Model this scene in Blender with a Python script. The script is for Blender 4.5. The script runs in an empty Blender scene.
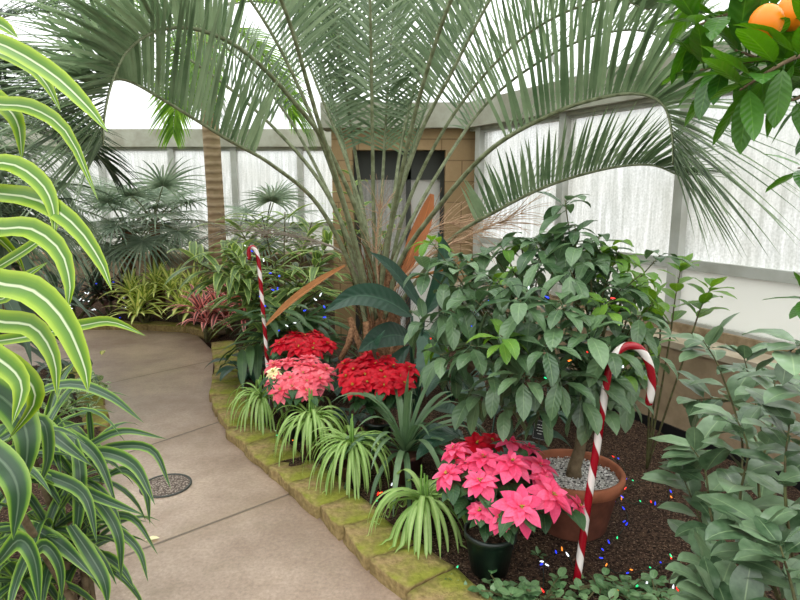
import bpy, bmesh, math, random
from mathutils import Vector, Matrix, noise
V = Vector
C = bpy.context.scene.collection
pi = math.pi
PITCH = math.radians(10.2); FPX = 600.0; CAMZ = 1.5
sp_, cp_ = math.sin(PITCH), math.cos(PITCH)

def ray(px, py):
    a = (px-400)/FPX; b = (300-py)/FPX
    return V((a, cp_+b*sp_, -sp_+b*cp_))
def P(px, py, Y):
    d = ray(px, py); t = Y/d.y
    return V((d.x*t, Y, CAMZ+d.z*t))
def G(px, py, z=0.0):
    d = ray(px, py); t = (z-CAMZ)/d.z
    return V((d.x*t, d.y*t, z))

# ------------------------------------------------------------------ mesh builder
class MB:
    def __init__(s): s.v=[]; s.f=[]; s.uv=[]; s.r=[]; s.m=[]
    def vert(s, p): s.v.append((p[0],p[1],p[2])); return len(s.v)-1
    def face(s, idx, uvs=None, r=0.5, m=0):
        s.f.append(tuple(idx)); s.uv.append(uvs or [(0,0)]*len(idx)); s.r.append(r); s.m.append(m)
    def grid(s, rows, uvs, r=0.5, m=0, closed=False):
        n=len(rows[0]); base=len(s.v)
        for row in rows:
            for p in row: s.v.append((p[0],p[1],p[2]))
        for i in range(len(rows)-1):
            for j in range(n if closed else n-1):
                k=(j+1)%n; kk=j+1
                s.face((base+i*n+j, base+i*n+k, base+(i+1)*n+k, base+(i+1)*n+j),
                       [uvs(i,j),uvs(i,kk),uvs(i+1,kk),uvs(i+1,j)], r, m)
    def tube(s, pts, rad, n=8, r=0.5, m=0, cap=True):
        pts=[V(p) for p in pts]
        if not hasattr(rad,'__len__'): rad=[rad]*len(pts)
        t=(pts[1]-pts[0]).normalized()
        a=t.cross(V((0,0,1)))
        if a.length<.05: a=t.cross(V((1,0,0)))
        a.normalize(); rows=[]; L=0; Ls=[]
        for i,p in enumerate(pts):
            if 0<i<len(pts)-1: t=(pts[i+1]-pts[i-1]).normalized()
            elif i==len(pts)-1: t=(pts[i]-pts[i-1]).normalized()
            a=(a-t*a.dot(t)).normalized(); b=t.cross(a)
            if i: L+=(pts[i]-pts[i-1]).length
            Ls.append(L)
            rows.append([p+(a*math.cos(2*pi*j/n)+b*math.sin(2*pi*j/n))*rad[i] for j in range(n)])
        s.grid(rows, lambda i,j:(j/n, Ls[i]), r, m, True)
        if cap:
            for k,i in ((0,0),(1,len(rows)-1)):
                b0=len(s.v)-len(rows)*n+i*n if k else len(s.v)-len(rows)*n
                idx=[b0+j for j in range(n)]
                s.face(idx if k else idx[::-1],None,r,m)
    def lathe(s, prof, c, n=32, m=0, r=.5):
        c=V(c); rows=[]
        for (rr,z) in prof:
            rows.append([c+V((rr*math.cos(2*pi*j/n),rr*math.sin(2*pi*j/n),z)) for j in range(n)])
        k=max(1,len(prof)-1)
        s.grid(rows, lambda i,j:(j/n,i/k), r, m, True)
    def box(s, lo, hi, m=0):
        x0,y0,z0=lo; x1,y1,z1=hi
        s.hexa([(x0,y0,z0),(x1,y0,z0),(x1,y1,z0),(x0,y1,z0)],[(x0,y0,z1),(x1,y0,z1),(x1,y1,z1),(x0,y1,z1)],m)
    def hexa(s, bot, top, m=0):
        b=len(s.v)
        for p in list(bot)+list(top): s.v.append(tuple(p))
        for q in ((3,2,1,0),(4,5,6,7),(0,1,5,4),(1,2,6,5),(2,3,7,6),(3,0,4,7)):
            s.face([b+i for i in q],[(0,0),(1,0),(1,1),(0,1)],.5,m)
    def ball(s, c, rx, ry=None, rz=None, n=10, m=0, r=.5):
        ry=ry or rx; rz=rz or rx; c=V(c); rows=[]; k=max(4,n//2+1)
        for i in range(k+1):
            th=pi*i/k; q=max(math.sin(th),.02)
            rows.append([c+V((rx*q*math.cos(2*pi*j/n),ry*q*math.sin(2*pi*j/n),-rz*math.cos(th))) for j in range(n)])
        s.grid(rows, lambda i,j:(j/n,i/k), r, m, True)
    def blade(s, pts, w, prof, up=V((0,0,1)), fold=.25, nx=2, r=.5, m=0, wave=0.0, curl=0.0, side=None):
        n=len(pts); t=(pts[1]-pts[0]).normalized()
        sd=side.copy() if side else t.cross(up)
        if sd.length<.02: sd=t.cross(V((.3,1,.1)))
        sd.normalize(); rows=[]; cf,sf=math.cos(fold),math.sin(fold); ph=r*17
        for i,p in enumerate(pts):
            if 0<i<n-1: t=(pts[i+1]-pts[i-1]).normalized()
            elif i==n-1: t=(pts[i]-pts[i-1]).normalized()
            sd=sd-t*sd.dot(t)
            if sd.length<1e-5: sd=t.orthogonal()
            sd.normalize(); nn=sd.cross(t)
            ww=max(w*prof(i/(n-1)), w*.012)
            row=[]
            for j in range(nx+1):
                u=2*j/nx-1; au=abs(u)
                h=au*sf-curl*au*au+wave*au*math.sin(ph+i*1.7+ (1.3 if u>0 else 0))
                row.append(p+sd*(ww*u*cf)+nn*(ww*h))
            rows.append(row)
        s.grid(rows, lambda i,j:(j/nx,i/(n-1)), r, m)
    def build(s, name, mats, root=None, smooth=True, uv=True):
        me=bpy.data.meshes.new(name)
        off=world_loc(root) if root else V((0,0,0))
        me.from_pydata([(a-off.x,b-off.y,c-off.z) for a,b,c in s.v],[],s.f)
        if uv and s.f:
            l=me.uv_layers.new(name='UVMap'); flat=[]
            for q in s.uv:
                for a in q: flat.extend(a)
            l.data.foreach_set('uv',flat)
            at=me.attributes.new('rnd','FLOAT','FACE'); at.data.foreach_set('value',s.r)
        if not isinstance(mats,(list,tuple)): mats=[mats]
        for m in mats: me.materials.append(m)
        me.polygons.foreach_set('material_index',s.m)
        me.polygons.foreach_set('use_smooth',[smooth]*len(s.f))
        me.update()
        o=bpy.data.objects.new(name,me); C.objects.link(o)
        if root: o.parent=root
        return o
WL={}
def world_loc(o):
    p=V((0,0,0))
    while o is not None: p=p+o.location; o=o.parent
    return p
def thing(name,label,cat,loc=(0,0,0),group=None):
    o=bpy.data.objects.new(name,None); C.objects.link(o); o.location=loc; o.empty_display_size=.1
    return tag(o,label,cat,group)
def tag(o,label,cat,group=None):
    o['label']=label; o['category']=cat
    if group: o['group']=group
    return o
def struct(o):
    o['kind']='structure'; return o

# profiles
def p_strap(v): return min(1,.55+v*3)*(1-max(0,(v-.45)/.55)**2.0)
def p_lance(v): return (math.sin(pi*min(1,v**.75)))**.85 if v<1 else 0
def p_ell(v): return max(0,math.sin(pi*v**.92))**.72
def p_ovate(v): return max(0,math.sin(pi*v**.72))**.85
def p_bract(v): return max(0,math.sin(pi*v**.85))**1.0
def p_round(v): return max(0,math.sin(pi*v**.95))**.55
def p_drac(v): return (.62+.38*math.sin(min(1,v/.4)*pi/2))*(1-max(0,(v-.4)/.6)**2.2)
def p_leaflet(v): return min(1,.5+3*v)*(1-v**2.2)

def arc(base, d, L, droop, n=6, wob=0, rng=None):
    p=V(base); d=V(d).normalized(); pts=[p.copy()]
    for i in range(n):
        d=(d+V((0,0,-droop/n*(0.4+1.2*i/n)))).normalized()
        if wob: d=(d+V((rng.uniform(-wob,wob),rng.uniform(-wob,wob),0))).normalized()
        p=p+d*(L/n); pts.append(p.copy())
    return pts
def spline(ctrl, n):
    c=[V(x) for x in ctrl]; c=[c[0]*2-c[1]]+c+[c[-1]*2-c[-2]]
    segs=len(c)-3; out=[]
    for i in range(n+1):
        u=i/n*segs; k=min(int(u),segs-1); t=u-k
        a,b,d,e=c[k],c[k+1],c[k+2],c[k+3]
        out.append(.5*((2*b)+(d-a)*t+(2*a-5*b+4*d-e)*t*t+(3*b-a-3*d+e)*t**3))
    return out
def rdir(rng, el0, el1, az=None):
    a=rng.uniform(0,2*pi) if az is None else az; e=math.radians(rng.uniform(el0,el1))
    return V((math.cos(a)*math.cos(e),math.sin(a)*math.cos(e),math.sin(e)))

# ------------------------------------------------------------------ materials
def srgb(r,g,b):
    f=lambda c:(c/255/12.92) if c/255<=.04045 else ((c/255+.055)/1.055)**2.4
    return (f(r),f(g),f(b),1)
class NT:
    def __init__(s,name):
        s.m=bpy.data.materials.new(name); s.m.use_nodes=True; s.t=s.m.node_tree; s.t.nodes.clear()
        s.out=s.n('ShaderNodeOutputMaterial')
    def n(s,ty,**k):
        x=s.t.nodes.new(ty)
        for a,b in k.items(): setattr(x,a,b)
        return x
    def l(s,a,b): s.t.links.new(a,b)
    def math(s,op,a,b=None,c=None):
        x=s.n('ShaderNodeMath',operation=op)
        for i,q in enumerate((a,b,c)):
            if q is None: continue
            if hasattr(q,'links'): s.l(q,x.inputs[i])
            else: x.inputs[i].default_value=q
        return x.outputs[0]
    def mix(s,f,a,b):
        x=s.n('ShaderNodeMix',data_type='RGBA')
        for i,q in ((0,f),(6,a),(7,b)):
            if hasattr(q,'links'): s.l(q,x.inputs[i])
            else: x.inputs[i].default_value=q
        return x.outputs[2]
    def noise(s,scale,detail=4,vec=None,rough=.55):
        x=s.n('ShaderNodeTexNoise'); x.inputs['Scale'].default_value=scale; x.inputs['Detail'].default_value=detail; x.inputs['Roughness'].default_value=rough
        if vec is not None: s.l(vec,x.inputs['Vector'])
        return x.outputs[0]
    def ramp(s,f,stops,interp='LINEAR'):
        x=s.n('ShaderNodeValToRGB'); e=x.color_ramp.elements; x.color_ramp.interpolation=interp
        while len(e)<len(stops): e.new(.5)
        for q,(p,c) in zip(e,stops):
            q.position=p; q.color=c if hasattr(c,'__len__') else (c,c,c,1)
        s.l(f,x.inputs[0]); return x.outputs[0]
    def obj(s): return s.n('ShaderNodeTexCoord').outputs['Object']
    def bump(s,h,strength=.3,dist=.01):
        x=s.n('ShaderNodeBump'); x.inputs['Strength'].default_value=strength; x.inputs['Distance'].default_value=dist
        s.l(h,x.inputs['Height']); return x.outputs[0]
    def pri(s,col,rough=.5,spec=.5,normal=None,**kw):
        x=s.n('ShaderNodeBsdfPrincipled')
        for nm,q in (('Base Color',col),('Roughness',rough),('Specular IOR Level',spec)):
            if hasattr(q,'links'): s.l(q,x.inputs[nm])
            else: x.inputs[nm].default_value=q
        if normal is not None: s.l(normal,x.inputs['Normal'])
        for k,q in kw.items(): x.inputs[k.replace('_',' ')].default_value=q
        return x.outputs[0]
    def done(s,sh): s.l(sh,s.out.inputs[0]); return s.m

def leafmat(name, ca, cb, rough=.42, tr=.25, spec=.4, stripes=None, vein=0, veinc=None, rib=True, trc=None, pleat=0, spots=None, tip=None, sat=1.15, vb=.16, tv=1.5):
    t=NT(name)
    at=t.n('ShaderNodeAttribute',attribute_name='rnd').outputs['Fac']
    uv=t.n('ShaderNodeTexCoord').outputs['UV']
    sx=t.n('ShaderNodeSeparateXYZ'); t.l(uv,sx.inputs[0])
    u=t.math('ABSOLUTE',t.math('MULTIPLY_ADD',sx.outputs[0],2.0,-1.0)); v=sx.outputs[1]
    nz=t.noise(14,3)
    f=t.math('ADD',t.math('MULTIPLY',at,.75),t.math('MULTIPLY_ADD',nz,.7,-.22))
    cl=t.n('ShaderNodeClamp'); t.l(f,cl.inputs[0])
    col=t.mix(cl.outputs[0],ca,cb)
    if stripes:
        # fine streak noise along the blade
        mp=t.n('ShaderNodeMapping'); t.l(uv,mp.inputs[0]); mp.inputs['Scale'].default_value=(14,1.2,1)
        st=t.noise(1.0,2,mp.outputs[0])
        u2=t.math('ADD',u,t.math('MULTIPLY_ADD',st,.24,-.12))
        x=t.n('ShaderNodeValToRGB'); e=x.color_ramp.elements
        while len(e)<len(stripes): e.new(.5)
        for q,(p,c,a) in zip(e,stripes): q.position=p; q.color=(c[0],c[1],c[2],a)
        t.l(u2,x.inputs[0]); col=t.mix(x.outputs[1],col,x.outputs[0])
    if spots:
        q=t.ramp(t.noise(spots[1],2),[(.47,0.),(.56,1.)]); col=t.mix(t.math('MULTIPLY',q,spots[2]),col,spots[0])
    if tip:
        q=t.ramp(v,[(tip[1],0.),(1.,1.)]); col=t.mix(q,col,tip[0])
    if rib:
        q=t.ramp(u,[(0.0,1.),(.07,.0)]); col=t.mix(t.math('MULTIPLY',q,.45),col,veinc or (min(1,cb[0]*1.8+.03),min(1,cb[1]*1.6+.03),min(1,cb[2]*1.5+.02),1))
    nrm=None
    if vein or pleat:
        w=t.n('ShaderNodeMath',operation='SINE')
        if pleat: t.l(t.math('MULTIPLY',u,pleat),w.inputs[0])
        else: t.l(t.math('ADD',t.math('MULTIPLY',v,vein*6.28),t.math('MULTIPLY',u,-9.0)),w.inputs[0])
        nrm=t.bump(w.outputs[0],.35 if pleat else vb,.004)
    a=t.pri(col,rough,spec,nrm)
    tl=t.n('ShaderNodeBsdfTranslucent')
    hs=t.n('ShaderNodeHueSaturation'); hs.inputs['Saturation'].default_value=sat; hs.inputs['Value'].default_value=tv; hs.inputs['Hue'].default_value=.485 if trc is None else trc
    t.l(col,hs.inputs['Color']); t.l(hs.outputs[0],tl.inputs[0])
    mx=t.n('ShaderNodeMixShader'); mx.inputs[0].default_value=tr; t.l(a,mx.inputs[1]); t.l(tl.outputs[0],mx.inputs[2])
    return t.done(mx.outputs[0])
def plain(name,c,rough=.5,spec=.4,c2=None,scale=20,bump=0,metal=0):
    t=NT(name); o=t.obj(); col=c; nrm=None
    if c2 or bump:
        nz=t.noise(scale,5,o)
        if c2: col=t.mix(t.ramp(nz,[(.35,0.),(.65,1.)]),c,c2)
        if bump: nrm=t.bump(nz,bump,.02)
    return t.done(t.pri(col,rough,spec,nrm,Metallic=metal))
def emis(name,c,s):
    t=NT(name); return t.done(t.pri(c,.2,.5,Emission_Color=c,Emission_Strength=s*.6))

M={}
M['palm']=leafmat('silver_palm_leaflet',srgb(72,94,66),srgb(142,158,128),.46,.36,.45,rib=False,sat=1.22,trc=.495)
M['palmrib']=plain('palm_rachis',srgb(132,140,108),.5,.3,srgb(92,98,68),24)
M['palmdark']=leafmat('dark_palm_leaflet',srgb(34,54,38),srgb(72,94,68),.45,.22,.4,rib=False)
M['palmgreen']=leafmat('green_palm_leaflet',srgb(72,112,48),srgb(120,156,72),.45,.4,.3,rib=False)
M['fan']=leafmat('fan_palm_leaf',srgb(84,106,84),srgb(148,162,140),.5,.25,.4,rib=False)
M['fibre']=plain('palm_fibre',srgb(140,104,76),.9,.1,srgb(88,62,44),60,.6)
M['straw']=plain('dry_stalk',srgb(196,168,138),.9,.1,srgb(166,130,104),80)
M['straw_grey']=plain('grey_dry_stalk',srgb(150,142,128),.9,.1,srgb(122,112,98),80)
M['spathe']=leafmat('dry_spathe',srgb(132,88,52),srgb(176,122,76),.7,.2,.2,trc=.5,pleat=26)
M['spathe_or']=leafmat('orange_spathe',srgb(158,98,66),srgb(184,124,88),.7,.3,.2,trc=.5,pleat=26)
M['bark']=plain('grey_brown_bark',srgb(128,112,88),.85,.2,srgb(88,74,54),30,.5)
M['twig']=plain('green_twig',srgb(92,96,58),.7,.3,srgb(72,62,42),40,.2)
M['trunkring']=None
M['lime']=leafmat('lime_striped_leaf',srgb(72,112,24),srgb(104,142,36),.36,.18,.4,tv=1.1,
   stripes=[(0,srgb(200,208,176),.9),(.06,srgb(196,206,166),.85),(.13,srgb(62,104,28),.8),(.45,srgb(86,130,30),.5),(.72,srgb(132,162,36),.8),(1,srgb(166,190,60),1)],rib=False)
M['drac']=leafmat('dark_striped_leaf',srgb(44,72,44),srgb(62,94,56),.36,.2,.5,
   stripes=[(0,srgb(132,150,128),.6),(.05,srgb(100,120,96),.5),(.12,srgb(40,64,46),.7),(.54,srgb(46,78,46),.5),(.68,srgb(88,130,48),.9),(.88,srgb(124,158,64),1),(1,srgb(150,176,84),1)],rib=False)
M['tree']=leafmat('tree_leaf',srgb(44,74,44),srgb(108,136,96),.3,.17,.55,vein=7)
M['treeyoung']=leafmat('young_tree_leaf',srgb(82,128,44),srgb(122,160,68),.36,.32,.45,vein=7)
M['shrub']=leafmat('shrub_leaf',srgb(40,68,40),srgb(126,152,116),.28,.13,.6)
M['citrus']=leafmat('citrus_leaf',srgb(44,92,26),srgb(78,124,44),.34,.3,.5,vein=8)
M['pinks']=leafmat('pink_bract',srgb(226,66,112),srgb(248,118,156),.5,.25,.25,vein=7,trc=.5,veinc=srgb(214,60,92))
M['salmon']=leafmat('salmon_bract',srgb(214,70,92),srgb(244,140,150),.5,.25,.25,vein=7,trc=.5,veinc=srgb(204,70,92))
M['reds']=leafmat('red_bract',srgb(168,2,26),srgb(208,10,40),.5,.22,.25,vein=7,trc=.5,veinc=srgb(150,8,24))
M['cream']=leafmat('cream_bract',srgb(232,222,170),srgb(240,236,200),.5,.25,.25,trc=.5)
M['poinleaf']=leafmat('poinsettia_leaf',srgb(36,68,38),srgb(64,98,56),.45,.18,.35,vein=7)
M['cyath']=plain('flower_bead',srgb(190,170,50),.5,.3,srgb(120,120,40),200)
M['clump']=leafmat('bright_strap_leaf',srgb(112,152,66),srgb(184,208,138),.42,.28,.4,stripes=[(0,srgb(188,206,140),.7),(.3,srgb(150,180,100),.3),(.7,srgb(112,150,66),.5),(1,srgb(120,158,72),.5)],rib=False)
M['strap']=leafmat('dark_strap_leaf',srgb(64,96,62),srgb(116,142,104),.4,.22,.45)
M['broad']=leafmat('broad_dark_leaf',srgb(24,50,38),srgb(50,84,64),.4,.15,.5,vein=13,veinc=srgb(80,120,92))
M['ginger']=leafmat('variegated_ginger_leaf',srgb(60,92,50),srgb(112,138,82),.4,.28,.4,stripes=[(0,srgb(190,206,120),.8),(.06,srgb(110,140,70),.3),(.4,srgb(60,90,50),.2),(.7,srgb(166,190,100),.45),(1,srgb(200,212,130),.8)],rib=False)
M['gingerdark']=leafmat('dark_ginger_leaf',srgb(40,68,40),srgb(84,112,70),.42,.22,.4,vein=0)
M['ybrom']=leafmat('yellow_bromeliad_leaf',srgb(190,206,96),srgb(236,240,160),.4,.3,.4,stripes=[(0,srgb(240,240,176),.9),(.5,srgb(232,236,150),.8),(.75,srgb(110,150,60),.8),(1,srgb(110,150,60),.8)],rib=False)
M['rbrom']=leafmat('red_leaf',srgb(170,40,50),srgb(226,120,116),.45,.2,.4,trc=.5,tip=(srgb(70,50,48),.55))
M['pinkleaf']=leafmat('pink_edged_leaf',srgb(70,60,54),srgb(120,92,82),.45,.25,.4,trc=.5,stripes=[(0,srgb(64,56,50),.5),(.3,srgb(90,60,58),.5),(.5,srgb(226,130,128),.9),(1,srgb(236,170,160),1)],rib=False)
M['maroon']=leafmat('maroon_leaf',srgb(44,30,30),srgb(86,52,46),.45,.15,.4,trc=.5)
M['varieg']=leafmat('variegated_leaf',srgb(66,100,56),srgb(100,134,80),.45,.2,.4,spots=(srgb(196,208,160),60,.8))
M['rubber']=leafmat('round_fleshy_leaf',srgb(58,98,56),srgb(124,156,108),.3,.15,.5)
M['yucca']=leafmat('dark_sword_leaf',srgb(44,62,48),srgb(82,102,80),.45,.15,.4)
M['blue']=leafmat('blue_grass_blade',srgb(104,120,118),srgb(150,164,160),.6,.2,.2,rib=False)
M['terra']=plain('terracotta',srgb(128,78,60),.8,.2,srgb(100,60,46),14,.15)
M['terrarim']=plain('terracotta_rim',srgb(166,102,74),.8,.2,srgb(140,86,62),14,.15)
M['greenpot']=plain('dark_green_plastic',srgb(12,30,22),.35,.5,srgb(10,22,16),8)
M['brownpot']=plain('brown_plastic',srgb(92,56,44),.5,.4,srgb(70,42,34),8)
M['white']=plain('white_paint',srgb(222,224,222),.5,.4,srgb(206,208,204),6)
M['concrete']=plain('grey_concrete',srgb(172,172,158),.85,.2,srgb(146,144,128),5,.1)
M['alu']=plain('grey_aluminium',srgb(184,186,180),.5,.4,srgb(158,158,148),4)
M['darkmetal']=plain('dark_metal',srgb(58,60,56),.5,.4)
M['black']=plain('black_plastic',srgb(22,22,24),.4,.4)
M['mark']=plain('white_marking',srgb(214,214,210),.6,.2)
M['wire']=plain('green_wire',srgb(20,42,28),.5,.3)
M['stucco']=plain('tan_stucco',srgb(158,138,112),.9,.15,srgb(136,118,94),9,.1)
M['ledge']=plain('beige_ledge',srgb(178,166,146),.85,.2,srgb(156,142,120),6,.1)
M['wood']=plain('weathered_wood',srgb(156,138,112),.8,.2,srgb(118,100,76),12,.3)
M['orange']=plain('orange_peel',srgb(226,118,8),.4,.4,srgb(236,136,16),6,.0)
for k,c in (('b_blue',(.03,.06,1,1)),('b_red',(1,.04,.03,1)),('b_orange',(1,.3,.04,1)),('b_green',(.04,.8,.3,1)),('b_white',(.9,.95,1,1))):
    M[k]=emis(k,c,1.6)

def mat_trunkring():
    t=NT('ringed_palm_trunk'); o=t.obj(); sx=t.n('ShaderNodeSeparateXYZ'); t.l(o,sx.inputs[0])
    nz=t.noise(9,4,o)
    z=t.math('ADD',sx.outputs[2],t.math('MULTIPLY',nz,.05))
    w=t.math('SINE',t.math('MULTIPLY',z,75.))
    col=t.mix(t.ramp(w,[(.0,0.),(.9,1.)]),srgb(150,128,100),srgb(178,156,128))
    return t.done(t.pri(col,.85,.2,t.bump(w,.4,.01)))
M['trunkring']=mat_trunkring()
def mat_soil():
    t=NT('dark_soil'); o=t.obj(); n1=t.noise(3,4,o); n2=t.noise(70,6,o,.7); n3=t.noise(24,4,o)
    c=t.mix(t.ramp(n2,[(.4,0.),(.66,1.)]),srgb(20,14,12),srgb(112,86,68))
    c=t.mix(t.ramp(n1,[(.4,0.),(.65,.5)]),c,srgb(50,36,30))
    chip=t.ramp(t.noise(130,2,o),[(.6,0.),(.68,1.)])
    c=t.mix(t.math('MULTIPLY',chip,.8),c,srgb(168,140,116))
    return t.done(t.pri(c,.95,.15,t.bump(t.math('ADD',n2,t.math('MULTIPLY',n3,.8)),.9,.03)))
M['soil']=mat_soil()
def mat_stone():
    t=NT('mossy_sandstone'); o=t.obj(); n1=t.noise(9,5,o); n2=t.noise(45,5,o); n3=t.noise(3.2,3,o)
    base=t.mix(t.ramp(n2,[(.3,0.),(.7,1.)]),srgb(120,100,66),srgb(160,138,96))
    g=t.n('ShaderNodeNewGeometry'); sx=t.n('ShaderNodeSeparateXYZ'); t.l(g.outputs['Normal'],sx.inputs[0])
    top=t.ramp(sx.outputs[2],[(.2,0.12),(.8,1.)])
    m=t.ramp(t.math('ADD',t.math('MULTIPLY',n1,.6),t.math('MULTIPLY',n3,.5)),[(.42,0.),(.62,1.)])
    moss=t.mix(n2,srgb(96,104,28),srgb(152,154,62))
    c=t.mix(t.math('MULTIPLY',t.math('MULTIPLY',top,m),.9),base,moss)
    return t.done(t.pri(c,.9,.2,t.bump(t.math('ADD',n2,n1),.6,.02)))
M['stone']=mat_stone()
def mat_gravel():
    t=NT('speckled_gravel'); at=t.n('ShaderNodeAttribute',attribute_name='rnd').outputs['Fac']
    c=t.ramp(at,[(0,srgb(30,30,32)),(.3,srgb(90,86,84)),(.5,srgb(190,186,180)),(.8,srgb(244,242,238))])
    return t.done(t.pri(c,.8,.3))
M['gravel']=mat_gravel()
def mat_cane():
    t=NT('candy_stripes'); uv=t.n('ShaderNodeTexCoord').outputs['UV']; sx=t.n('ShaderNodeSeparateXYZ'); t.l(uv,sx.inputs[0])
    q=t.math('FRACT',t.math('ADD',t.math('MULTIPLY',sx.outputs[1],6.4),sx.outputs[0]))
    c=t.ramp(q,[(0,srgb(140,10,26)),(.03,srgb(150,12,30)),(.55,srgb(150,12,30)),(.58,srgb(232,224,218)),(.97,srgb(232,224,218)),(1,srgb(160,14,30))])
    return t.done(t.pri(c,.25,.5))
M['cane']=mat_cane()
def mat_block():
    t=NT('tan_concrete_block'); o=t.obj(); sx=t.n('ShaderNodeSeparateXYZ'); t.l(o,sx.inputs[0])
    cb=t.n('ShaderNodeCombineXYZ'); t.l(sx.outputs[0],cb.inputs[0]); t.l(sx.outputs[2],cb.inputs[1])
    b=t.n('ShaderNodeTexBrick'); t.l(cb.outputs[0],b.inputs['Vector'])
    b.inputs['Scale'].default_value=1; b.inputs['Brick Width'].default_value=.4; b.inputs['Row Height'].default_value=.2; b.inputs['Mortar Size'].default_value=.006
    b.inputs['Color1'].default_value=srgb(168,142,108); b.inputs['Color2'].default_value=srgb(152,128,94); b.inputs['Mortar'].default_value=srgb(126,104,76)
    n=t.noise(30,5,o)
    c=t.mix(t.math('MULTIPLY',n,.35),b.outputs[0],srgb(120,98,70))
    return t.done(t.pri(c,.9,.15,t.bump(t.math('SUBTRACT',n,b.outputs[1]),.4,.01)))
M['block']=mat_block()
def mat_glass():
    t=NT('wet_frosted_glass'); o=t.obj()
    mp=t.n('ShaderNodeMapping'); t.l(o,mp.inputs[0]); mp.inputs['Scale'].default_value=(24,24,2.2)
    st=t.noise(1.0,5,mp.outputs[0],.65); dr=t.noise(70,3,o); bg=t.noise(1.3,3,o)
    k=t.math('ADD',t.math('MULTIPLY',st,.75),t.math('MULTIPLY',dr,.35))
    col=t.mix(t.ramp(k,[(.42,0.),(.66,1.)]),srgb(172,176,172),srgb(236,238,238))
    col=t.mix(t.ramp(bg,[(.35,.55),(.65,.0)]),col,srgb(184,182,168))
    tl=t.n('ShaderNodeBsdfTranslucent'); t.l(col,tl.inputs[0])
    tp=t.n('ShaderNodeBsdfTransparent'); tp.inputs[0].default_value=(.93,.95,.94,1)
    gl=t.n('ShaderNodeBsdfGlossy'); gl.inputs['Roughness'].default_value=.15
    a=t.n('ShaderNodeMixShader'); t.l(t.ramp(k,[(.4,.35),(.7,.12)]),a.inputs[0]); t.l(tl.outputs[0],a.inputs[1]); t.l(tp.outputs[0],a.inputs[2])
    b=t.n('ShaderNodeMixShader'); b.inputs[0].default_value=.05; t.l(a.outputs[0],b.inputs[1]); t.l(gl.outputs[0],b.inputs[2])
    return t.done(b.outputs[0])
M['glass']=mat_glass()
def mat_panel():
    t=NT('white_translucent_panel'); o=t.obj(); n=t.noise(1.5,3,o)
    col=t.mix(n,srgb(226,226,220),srgb(240,240,236))
    tl=t.n('ShaderNodeBsdfTranslucent'); t.l(col,tl.inputs[0]); d=t.pri(col,.5,.3)
    a=t.n('ShaderNodeMixShader'); a.inputs[0].default_value=.7; t.l(d,a.inputs[1]); t.l(tl.outputs[0],a.inputs[2])
    return t.done(a.outputs[0])
M['panel']=mat_panel()
def mat_roof():
    t=NT('roof_glass'); o=t.obj(); n=t.noise(1.2,3,o)
    tl=t.n('ShaderNodeBsdfTranslucent'); tl.inputs[0].default_value=(.9,.91,.9,1)
    tp=t.n('ShaderNodeBsdfTransparent'); tp.inputs[0].default_value=(.96,.97,.96,1)
    a=t.n('ShaderNodeMixShader'); t.l(t.ramp(n,[(.35,.72),(.65,.9)]),a.inputs[0]); t.l(tl.outputs[0],a.inputs[1]); t.l(tp.outputs[0],a.inputs[2])
    return t.done(a.outputs[0])
M['roof']=mat_roof()
def mat_path(lines):
    t=NT('worn_concrete'); o=t.obj(); sx=t.n('ShaderNodeSeparateXYZ'); t.l(o,sx.inputs[0])
    n1=t.noise(1.3,5,o,.65); n2=t.noise(60,5,o,.7); n3=t.noise(7,4,o)
    c=t.mix(t.ramp(n1,[(.35,0.),(.65,1.)]),srgb(134,112,96),srgb(186,164,146))
    c=t.mix(t.ramp(n2,[(.3,.6),(.68,.0)]),c,srgb(100,82,68))
    c=t.mix(t.ramp(n3,[(.55,.0),(.72,.35)]),c,srgb(118,104,82))
    tot=None
    for (a,b) in lines:
        d=(b-a).normalized(); nx,ny=-d.y,d.x
        q=t.math('ABSOLUTE',t.math('ADD',t.math('ADD',t.math('MULTIPLY',sx.outputs[0],nx),t.math('MULTIPLY',sx.outputs[1],ny)),-(nx*a.x+ny*a.y)))
        q=t.math('ADD',q,t.math('MULTIPLY_ADD',n3,.006,-.003))
        tot=q if tot is None else t.math('MINIMUM',tot,q)
    ln=t.ramp(tot,[(.004,1.),(.009,0.)])
    c=t.mix(t.math('MULTIPLY',ln,.85),c,srgb(48,42,36))
    st=t.ramp(tot,[(.0,.3),(.12,0.)]); c=t.mix(st,c,srgb(128,108,84))
    h=t.math('SUBTRACT',t.math('MULTIPLY',n2,.35),ln)
    rg=t.ramp(n1,[(.36,.5),(.62,.28)])
    return t.done(t.pri(c,rg,.6,t.bump(h,.4,.01)))

# ------------------------------------------------------------------ world, camera
w=bpy.data.worlds.new('overcast'); bpy.context.scene.world=w; w.use_nodes=True
nt=w.node_tree; nt.nodes.clear()
tc=nt.nodes.new('ShaderNodeTexCoord'); sx=nt.nodes.new('ShaderNodeSeparateXYZ'); rp=nt.nodes.new('ShaderNodeValToRGB')
bg=nt.nodes.new('ShaderNodeBackground'); wo=nt.nodes.new('ShaderNodeOutputWorld')
nt.links.new(tc.outputs['Generated'],sx.inputs[0]); nt.links.new(sx.outputs[2],rp.inputs[0])
e=rp.color_ramp.elements; e[0].position=0.0; e[0].color=(.48,.48,.44,1); e[1].position=.12; e[1].color=(.9,.92,.95,1)
q=e.new(.8); q.color=(2.1,2.12,2.1,1)
nt.links.new(rp.outputs[0],bg.inputs[0]); bg.inputs[1].default_value=1.7
nt.links.new(bg.outputs[0],wo.inputs[0])
cam=bpy.data.cameras.new('camera'); co=bpy.data.objects.new('camera',cam); C.objects.link(co)
cam.sensor_width=36; cam.lens=36*FPX/800; co.location=(0,0,CAMZ); co.rotation_euler=(pi/2-PITCH,0,0); cam.clip_start=.02
sc=bpy.context.scene; sc.camera=co
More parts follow.
